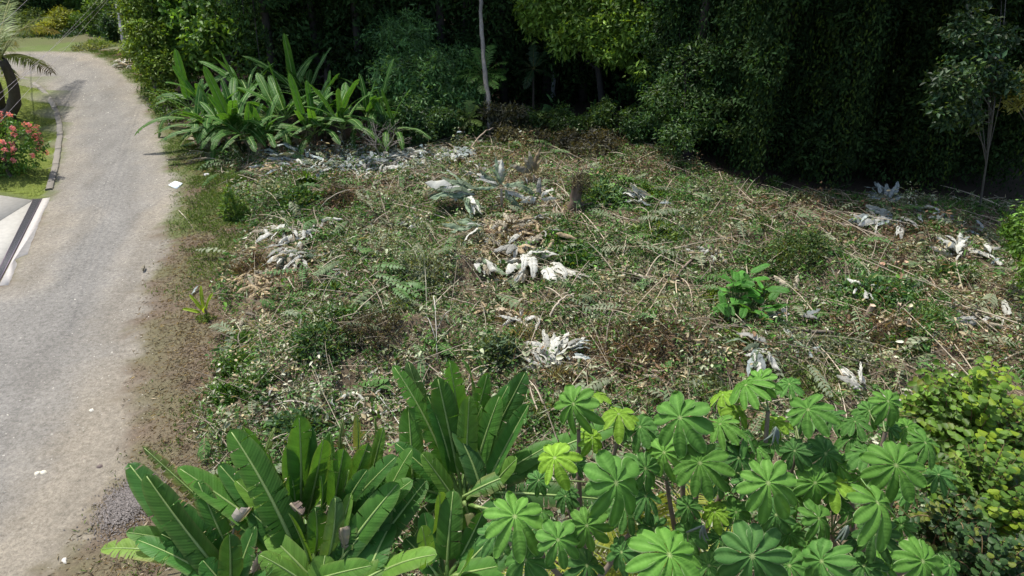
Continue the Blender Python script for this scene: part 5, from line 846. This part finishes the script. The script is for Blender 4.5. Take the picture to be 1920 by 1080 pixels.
pile('single tan leaf on the road edge', 266, 514, 1, 1, 1, .3, 'c', lift=0.); pile('single dark leaf on the mulch', 377, 540, 1, 1, 1, .35, 'b', lift=0.)
pile('withered grey leaf tangle above the verge grass', 520, 300, 10, 18, 5, .5, 'b')
# standing cut stems with leaf fans
def fan(lab, px, py, h, lv, keys, C=(.42, .34, .24), L=.9):
    b = G(px, py); t = thing('cut_plant', lab, 'plant', b); top = b+[0, 0, h]; a = Acc(); tube(a, [b-[0, 0, .05], b+[.02, 0, h*.5], top], [.06, .05, .035], C, 7); put('stem', a, M_stem, t)
    for dx, dy, dz in lv: 
        d = nrm([dx, dy, dz]); y = d; z = nrm(np.array([0, -.4, 1.])-d*np.dot([0, -.4, 1.], d)); x = np.cross(y, z); link('leaf', rp.choice(PL[rp.choice(keys)]), t, frame(x, y, z, top-b, L*rp.uniform(.8, 1.2)))
fan('standing cut stem with pale fan of leaves spread left and right', 940, 395, .75, [(-1, .1, .35), (-1, .3, .5), (-.8, .2, .7), (-.5, .3, .9), (0, .3, 1), (.4, .2, .8), (.8, 0, .3), (1, -.1, -.1), (.9, -.2, -.4), (.7, -.4, -.6), (-.9, -.2, .1), (-.2, .3, 1)], 'wgg')
fan('upright cut plant with yellowish and green leaf blades', 1000, 345, .35, [(-.5, .1, 1), (-.2, .1, 1), (.2, .1, 1), (-1, .1, .4), (-1.1, 0, .5), (.4, 0, .8)], 'ctg', L=.85)
fan('low pale leaf fan right of the standing cut stem', 1010, 390, .3, [(-1, -.2, .2), (-.6, .1, .5), (0, .1, .6), (.6, .1, .4), (1, -.1, .1), (-.8, -.4, 0)], 'wg', L=.7)
fan('cut heliconia stem feeding the big white fan', 965, 480, .25, [(-.6, -.6, .2), (.3, -.8, .2), (.8, -.4, .2), (0, -1, .1), (-.2, -.9, .3)], 'tww', L=.8)
# ------------------------------------------------------------ stumps, stools, stubs
def stump(lab, px, py, h, r0, C, lean=(0, 0), jag=.1, name='stump', k=12):
    b = G(px, py); t = thing(name, lab, 'stump', b); a = Acc(); n = 7; th = np.arange(k)*2*np.pi/k; V = []
    for j, q in enumerate(np.linspace(-.06, 1, n)):
        rr = r0*(1.35-.4*min(1, max(q, 0)*2))*(1+.12*rng.normal(size=k)); z = h*q+(rng.normal(size=k)*jag if j == n-1 else 0); V.append(np.stack([b[0]+lean[0]*q+rr*np.cos(th), b[1]+lean[1]*q+rr*np.sin(th), b[2]+z+0*th], 1))
    V = np.concatenate(V+[[b+[lean[0], lean[1], h*.9]]]); a.add(V, [[j*k+i, j*k+(i+1) % k, (j+1)*k+(i+1) % k, (j+1)*k+i] for j in range(n-1) for i in range(k)], np.asarray(C)*(1+.2*rng.normal(size=(len(V), 1)))); put('trunk', a, M_bark, t, False)
    a = Acc(); a.add(V[-k-1:], [[i, (i+1) % k, k] for i in range(k)], np.array(C)*1.8); put('cut_face', a, M_bark, t, False); return t, b
t, b = stump('tall rotten tree stump with broken branches on top', 1076, 395, .95, .17, (.15, .11, .08), (.08, 0), .12)
for e, m in [((.1, 0, 1.45), (.05, 0, 1.2)), ((-.12, 0, 1.3), (-.06, 0, 1.1)), ((.35, 0, 1.55), (.12, 0, 1.3)), ((.28, .1, 1.15), (.15, 0, 1.05)), ((.45, -.1, .45), (.25, 0, .25)), ((.6, -.1, .35), (.3, 0, .2)), ((.2, .1, 1.3), (.1, 0, 1.1))]:
    a = Acc(); tube(a, bez(b+[m[0]*.5, 0, m[2]*.75], b+list(m), b+list(e), 6), np.linspace(.04, .008, 6), (.22, .17, .12), 5); put('broken_branch', a, M_bark, t)
a, c = blobcloud([(b+[.15, 0, .95], (.28, .25, .3))], 90, 12, .07, .03, (.10, .09, .05), rng, crad=.1); put('dead_moss', a, M_litter, t, False)
for i, (px, py, h, r0, C, lab, nm) in enumerate([(955, 440, .32, .09, (.2, .12, .075), 'cut banana stub in the brown stool, tallest', 'banana_stub'), (943, 446, .22, .08, (.17, .09, .06), 'cut banana stub in the brown stool, left', 'banana_stub'), (972, 444, .25, .08, (.17, .10, .06), 'cut banana stub in the brown stool, right', 'banana_stub'), (990, 440, .2, .09, (.24, .16, .1), 'cut banana stub at the right end of the brown stool', 'banana_stub'),
    (937, 600, .3, .08, (.25, .2, .14), 'short grey cut stump above the bright white heap', 'stump'), (905, 545, .16, .08, (.2, .15, .1), 'low stump left of the white fan', 'stump'), (1622, 600, .42, .06, (.36, .28, .2), 'leftmost pale cut stub at right, standing alone', 'stump'), (1681, 592, .34, .045, (.34, .27, .19), 'pale cut stub right of the lone one', 'stump'), (1697, 596, .34, .045, (.34, .3, .2), 'second pale cut stub right of the lone one', 'stump'), (1676, 508, .3, .05, (.3, .2, .13), 'cut stub behind the green vine patch', 'stump'), (1690, 510, .32, .06, (.3, .2, .13), 'cut stub at the branch fork behind the vines', 'stump'), (1648, 508, .22, .08, (.2, .12, .08), 'dark cut stub left behind the vines', 'stump'), (1730, 494, .18, .05, (.3, .24, .17), 'small pale stub behind the right weeds', 'stump'), (1700, 618, .3, .04, (.3, .25, .17), 'thin stub beside the feathery ferns', 'stump'), (1840, 640, .3, .05, (.3, .23, .15), 'short stub near the right edge', 'stump'), (1525, 595, .15, .06, (.2, .14, .1), 'low stub right of the log end', 'stump')]):
    stump(lab, px, py, h, r0, C, (rng.normal()*.03, 0), .02, nm, 9)
# fibrous brown tangles
for i, (px, py, rm_, hz, n, C, lab) in enumerate([(960, 455, .75, .35, 1500, (0.176, 0.145, 0.115), 'brown fibrous banana stool in the middle'), (640, 385, .5, .2, 600, (0.104, 0.092, 0.075), 'brown root tangle on the earth mound'), (1180, 660, .9, .3, 1500, (0.192, 0.150, 0.110), 'brown twig tangle above the palmate leaves'), (970, 600, .4, .25, 600, (0.240, 0.194, 0.140), 'brown fibre tangle round the grey stump'), (1050, 715, .3, .3, 500, (0.336, 0.299, 0.200), 'straw tuft in the bright white heap'), (985, 630, .3, .25, 500, (0.304, 0.282, 0.180), 'straw tuft above the bright white heap'), (1650, 630, .8, .2, 900, (0.192, 0.150, 0.110), 'brown twig tangle round the stubs'), (1690, 500, .5, .25, 500, (0.176, 0.132, 0.100), 'brown tangle behind the vines'), (470, 505, .5, .12, 700, (0.192, 0.150, 0.110), 'dry straw patch beside the white pile'), (690, 640, .6, .4, 1000, (0.104, 0.097, 0.070), 'dark twiggy mound left of the wilted heap'), (1150, 275, 1., .35, 1200, (0.160, 0.114, 0.090), 'reddish dry brush at the forest foot'), (960, 268, .9, .5, 1300, (0.128, 0.123, 0.080), 'dry standing brush right of the bare trunk')]):
    weed('dry_brush', lab, px, py, rm_*1.1, hz*.55, int(n*.7),  .26, .05, C, 300+i, 'brush', .1, .0, False)
# ------------------------------------------------------------ sticks, poles, logs
ST = [((1330, 622), (1440, 620), (1605, 630), .055, .05, (.15, .13, .10), 'dark log lying below the broad leaved clump'), ((1445, 408), (1500, 428), (1562, 446), .03, .12, (.34, .32, .3), 'grey pole lying at right, the left one'), ((1512, 406), (1600, 432), (1682, 458), .035, .15, (.30, .24, .18), 'brown pole lying at right beside the grey one'), ((1682, 462), (1740, 480), (1800, 490), .015, .1, (.34, .3, .2), 'thin cane continuing beyond the brown pole'), ((1398, 392), (1412, 402), (1428, 414), .05, .1, (.33, .25, .17), 'short thick pale branch near the dark forest'),
    ((1188, 688), (1230, 698), (1285, 718), .05, .2, (.36, .29, .2), 'thick pale log in the brown tangle'), ((1196, 706), (1230, 718), (1262, 738), .05, .12, (.4, .33, .24), 'second thick log below the pale one'), ((1190, 700), (1250, 705), (1330, 712), .03, .2, (.25, .19, .14), 'dark branch across the pale log'), ((1095, 635), (1140, 645), (1182, 668), .022, .2, (.32, .26, .18), 'branch left of the brown tangle'), ((1166, 682), (1190, 716), (1216, 762), .022, .3, (.42, .34, .24), 'slanting stick running toward the palmate leaves'), ((1130, 736), (1150, 712), (1172, 688), .015, .25, (.4, .33, .24), 'stick crossing to the left of the slanting one'), ((1240, 740), (1260, 715), (1272, 690), .012, .3, (.4, .33, .24), 'thin stick right of the slanting one'), ((1150, 640), (1210, 655), (1300, 660), .014, .25, (.3, .24, .18), 'thin branch above the pale log'), ((1145, 670), (1200, 640), (1240, 648), .012, .3, (.3, .24, .18), 'thin twig over the brown tangle'),
    ((1205, 535), (1240, 492), (1290, 468), .022, .5, (.42, .36, .26), 'arched pale stalk left of the broad leaved clump'), ((1266, 510), (1230, 550), (1170, 605), .018, .5, (.38, .31, .22), 'leftmost stick of the spread stick fan'), ((1263, 512), (1240, 560), (1208, 600), .02, .5, (.36, .3, .2), 'second stick of the spread fan from the left'), ((1264, 514), (1266, 560), (1267, 612), .016, .5, (.46, .38, .26), 'upright middle stick of the spread fan'), ((1276, 525), (1292, 560), (1296, 600), .016, .45, (.4, .33, .24), 'rightmost stick of the spread fan'), ((1300, 490), (1280, 515), (1265, 530), .04, .4, (.22, .17, .13), 'dark branch end above the stick fan'), ((1195, 520), (1250, 535), (1310, 550), .016, .3, (.35, .28, .2), 'stick lying across behind the fan'),
    ((1082, 397), (1110, 430), (1165, 498), .018, .35, (.42, .35, .26), 'long pale stick running from the stump to lower right'), ((1084, 400), (1105, 440), (1128, 472), .022, .3, (.42, .35, .26), 'second stick from the stump, steeper'), ((1105, 398), (1155, 415), (1175, 452), .02, .35, (.42, .35, .26), 'pale curved stick right of the stump'), ((1110, 396), (1180, 420), (1260, 440), .014, .3, (.38, .33, .25), 'thin cane reaching right from the stump'), ((1026, 362), (1045, 395), (1072, 430), .016, .4, (.38, .32, .24), 'pale stick left of the stump'), ((900, 402), (960, 404), (1015, 402), .03, .25, (.26, .19, .14), 'branch lying over the brown stool'), ((1020, 345), (1050, 350), (1085, 352), .015, .4, (.34, .28, .2), 'thin branch reaching to the stump top'),
    ((880, 290), (915, 270), (948, 252), .035, 1.1, (.30, .24, .18), 'leaning pole beside the bare trunk base'), ((955, 290), (958, 276), (975, 264), .018, .8, (.32, .26, .2), 'short forked stick right of the leaning pole'), ((832, 272), (842, 280), (858, 286), .022, .4, (.32, .26, .2), 'short stick left of the leaning pole'), ((790, 460), (798, 520), (800, 600), .007, .6, (.4, .38, .3), 'tall white twig standing in the wilted heap'), ((752, 452), (780, 490), (800, 540), .01, .5, (.38, .36, .28), 'thin white twig left of the tall one'), ((800, 548), (870, 580), (965, 592), .016, .4, (.44, .38, .28), 'long pale stick from the white twigs to the stump'), ((812, 560), (818, 610), (820, 690), .009, .7, (.5, .48, .42), 'pale twig standing above the banana fan'), ((818, 630), (840, 610), (860, 592), .008, .7, (.5, .48, .42), 'side twig of the pale standing twig'), ((818, 650), (806, 625), (792, 605), .008, .7, (.5, .48, .42), 'left side twig of the pale standing twig'),
    ((678, 590), (684, 572), (692, 558), .016, .5, (.5, .45, .36), 'short pale stick below the pinnate branch'), ((690, 562), (700, 570), (708, 580), .045, .2, (.3, .23, .17), 'short thick log below the pinnate branch'), ((515, 762), (580, 768), (645, 800), .012, .3, (.5, .45, .38), 'pale crooked twig behind the left banana leaves'), ((690, 722), (720, 765), (755, 805), .012, .3, (.52, .5, .45), 'white twig left of the banana fan'), ((757, 672), (790, 690), (830, 712), .02, .4, (.45, .37, .28), 'pinkish stick behind the banana fan, upper'), ((745, 680), (770, 690), (800, 700), .016, .3, (.38, .28, .22), 'pinkish stick behind the banana fan, lower'), ((905, 720), (880, 740), (870, 770), .016, .4, (.44, .38, .3), 'leaning stick right of the pinkish ones'), ((1030, 600), (1050, 575), (1078, 555), .03, .3, (.40, .34, .26), 'thick pale stick right of the white fan'), ((1060, 690), (1075, 706), (1092, 722), .035, .2, (.38, .3, .23), 'short thick branch right of the bright white heap'), ((870, 545), (930, 560), (1010, 575), .012, .3, (.4, .35, .27), 'thin stick above the grey stump'),
    ((1165, 505), (1190, 520), (1212, 530), .05, .12, (.40, .35, .28), 'flat pale bark piece in the middle'), ((600, 395), (640, 375), (690, 360), .014, .5, (.42, .36, .28), 'thin stick over the earth mound'), ((720, 400), (735, 360), (750, 330), .012, .6, (.34, .28, .22), 'thin stick behind the earth mound'), ((712, 350), (716, 380), (718, 400), .02, .3, (.3, .25, .2), 'short upright stick right of the earth mound'), ((335, 395), (350, 412), (362, 428), .012, .04, (.5, .44, .34), 'dry curled stick on the verge grass'), ((1300, 745), (1380, 755), (1480, 752), .012, .2, (.38, .32, .24), 'thin stick behind the palmate leaves'), ((1695, 488), (1730, 520), (1760, 555), .02, .35, (.36, .28, .2), 'forked branch behind the vines, long arm'), ((1710, 500), (1700, 520), (1692, 535), .018, .35, (.4, .31, .22), 'forked branch behind the vines, short arm'), ((1580, 455), (1595, 470), (1606, 480), .022, .2, (.38, .3, .22), 'short branch in the brown patch at right'), ((1560, 570), (1640, 578), (1700, 580), .012, .2, (.36, .3, .2), 'thin cane left of the cut stubs'), ((1640, 622), (1670, 605), (1700, 595), .012, .35, (.45, .36, .24), 'slanting cane among the cut stubs'), ((1620, 640), (1650, 618), (1690, 600), .01, .35, (.42, .33, .24), 'second slanting cane among the cut stubs'), ((1740, 630), (1755, 645), (1772, 660), .02, .2, (.35, .27, .2), 'short branch right of the feathery ferns'), ((1880, 575), (1900, 568), (1918, 558), .02, .2, (.35, .27, .2), 'short branch at the right edge'), ((1480, 560), (1470, 600), (1478, 640), .01, .6, (.42, .36, .26), 'upright thin cane right of the broad leaved clump'), ((1362, 420), (1368, 450), (1372, 490), .012, .5, (.36, .28, .22), 'thin upright stick behind the broad leaved clump'), ((440, 640), (450, 628), (462, 622), .012, .15, (.35, .3, .24), 'short grey twig on the vine mat'), ((415, 690), (421, 700), (410, 712), .01, .03, (.5, .45, .36), 'pale sliver on the brown mulch')]
for p, m, q, rad, hz, C, lab in ST:
    A, M_, B = G(*p, rad+hz*.1), G(*m, rad+hz*.5), G(*q, rad+hz*.1); cv = bez(A, M_*2-(A+B)/2, B, 14); cv += rng.normal(size=cv.shape)*rad*.35; a = Acc(); tube(a, cv, np.linspace(rad, rad*.6, 14)*(1+.08*rng.normal(size=14)), np.asarray(C)*(1+.15*rng.normal(size=(14, 1))), 6)
    t_ = random.Random(int(p[0]+q[1])); b = A; o = put('cut_branch', a, M_stick, None, True, off=b); o.location = tuple(b); tag(o, lab, 'branch')
a = Acc(); p = clearpts(330, r); fb_ = 0
for x, y in p:
    q = fbm(x*.9, y*.9, 61); L_ = r.uniform(.5, 1.3); th = r.uniform(0, 6.28); b_ = np.array([x, y, float(H(x, y))+.1+.15*r.random()]); e_ = b_+[math.cos(th)*L_, math.sin(th)*L_, 0]; e_[2] = float(H(e_[0], e_[1]))+r.uniform(.05, .3); C_ = [(.07, .15, .035), (.13, .18, .09), (.20, .23, .14), (.09, .17, .06), (.16, .2, .12)][int(r.integers(5))]
    f = frond(b_, (b_+e_)/2+[0, 0, r.uniform(.05, .3)], e_, int(r.integers(7, 13)), r.uniform(.14, .26), r.uniform(.045, .09), C_, r.uniform(.2, .9), int(r.integers(1e6)), rr=r.uniform(.006, .014), t0=.2, rib=(.3, .25, .16))
    for V_, F_, K_ in [(f.V, f.F, f.C)]:
        o0 = a.n; a.V += V_; a.C += K_; a.U += f.U; a.F += [q2+o0 for q2 in F_]; a.n += f.n
o = put('cut_branches', a, M_litter, None, False); tag(o, 'tangle of wilting leafy branches cut and left in the clearing', None, None, 'stuff')
# more loose sticks, uncounted
a = Acc(); p = clearpts(1300, r)
for x, y in p:
    l = r.uniform(.4, 2.4); th = r.uniform(0, np.pi); e = np.array([math.cos(th), math.sin(th)])*l/2; A = np.array([x-e[0], y-e[1], float(H(x-e[0], y-e[1]))+.08]); B = np.array([x+e[0], y+e[1], float(H(x+e[0], y+e[1]))+r.uniform(.05, .35)]); cv = bez(A, (A+B)/2+[r.normal()*.08, r.normal()*.08, .1+.12*r.random()], B, 5); tube(a, cv, np.linspace(1, .5, 5)*(.005+.019*r.random()**3), np.array([.40, .34, .25])*r.uniform(.4, 1.35), 4, False)
o = put('stick_litter', a, M_stick, None, True); tag(o, 'thin canes and sticks lying across the clearing', None, None, 'stuff')
bpy.context.view_layer.update()
print('TRIS', sum(len(m.loops)-2*len(m.polygons) for m in bpy.data.meshes if m.users), 'OBJ', len(bpy.data.objects))
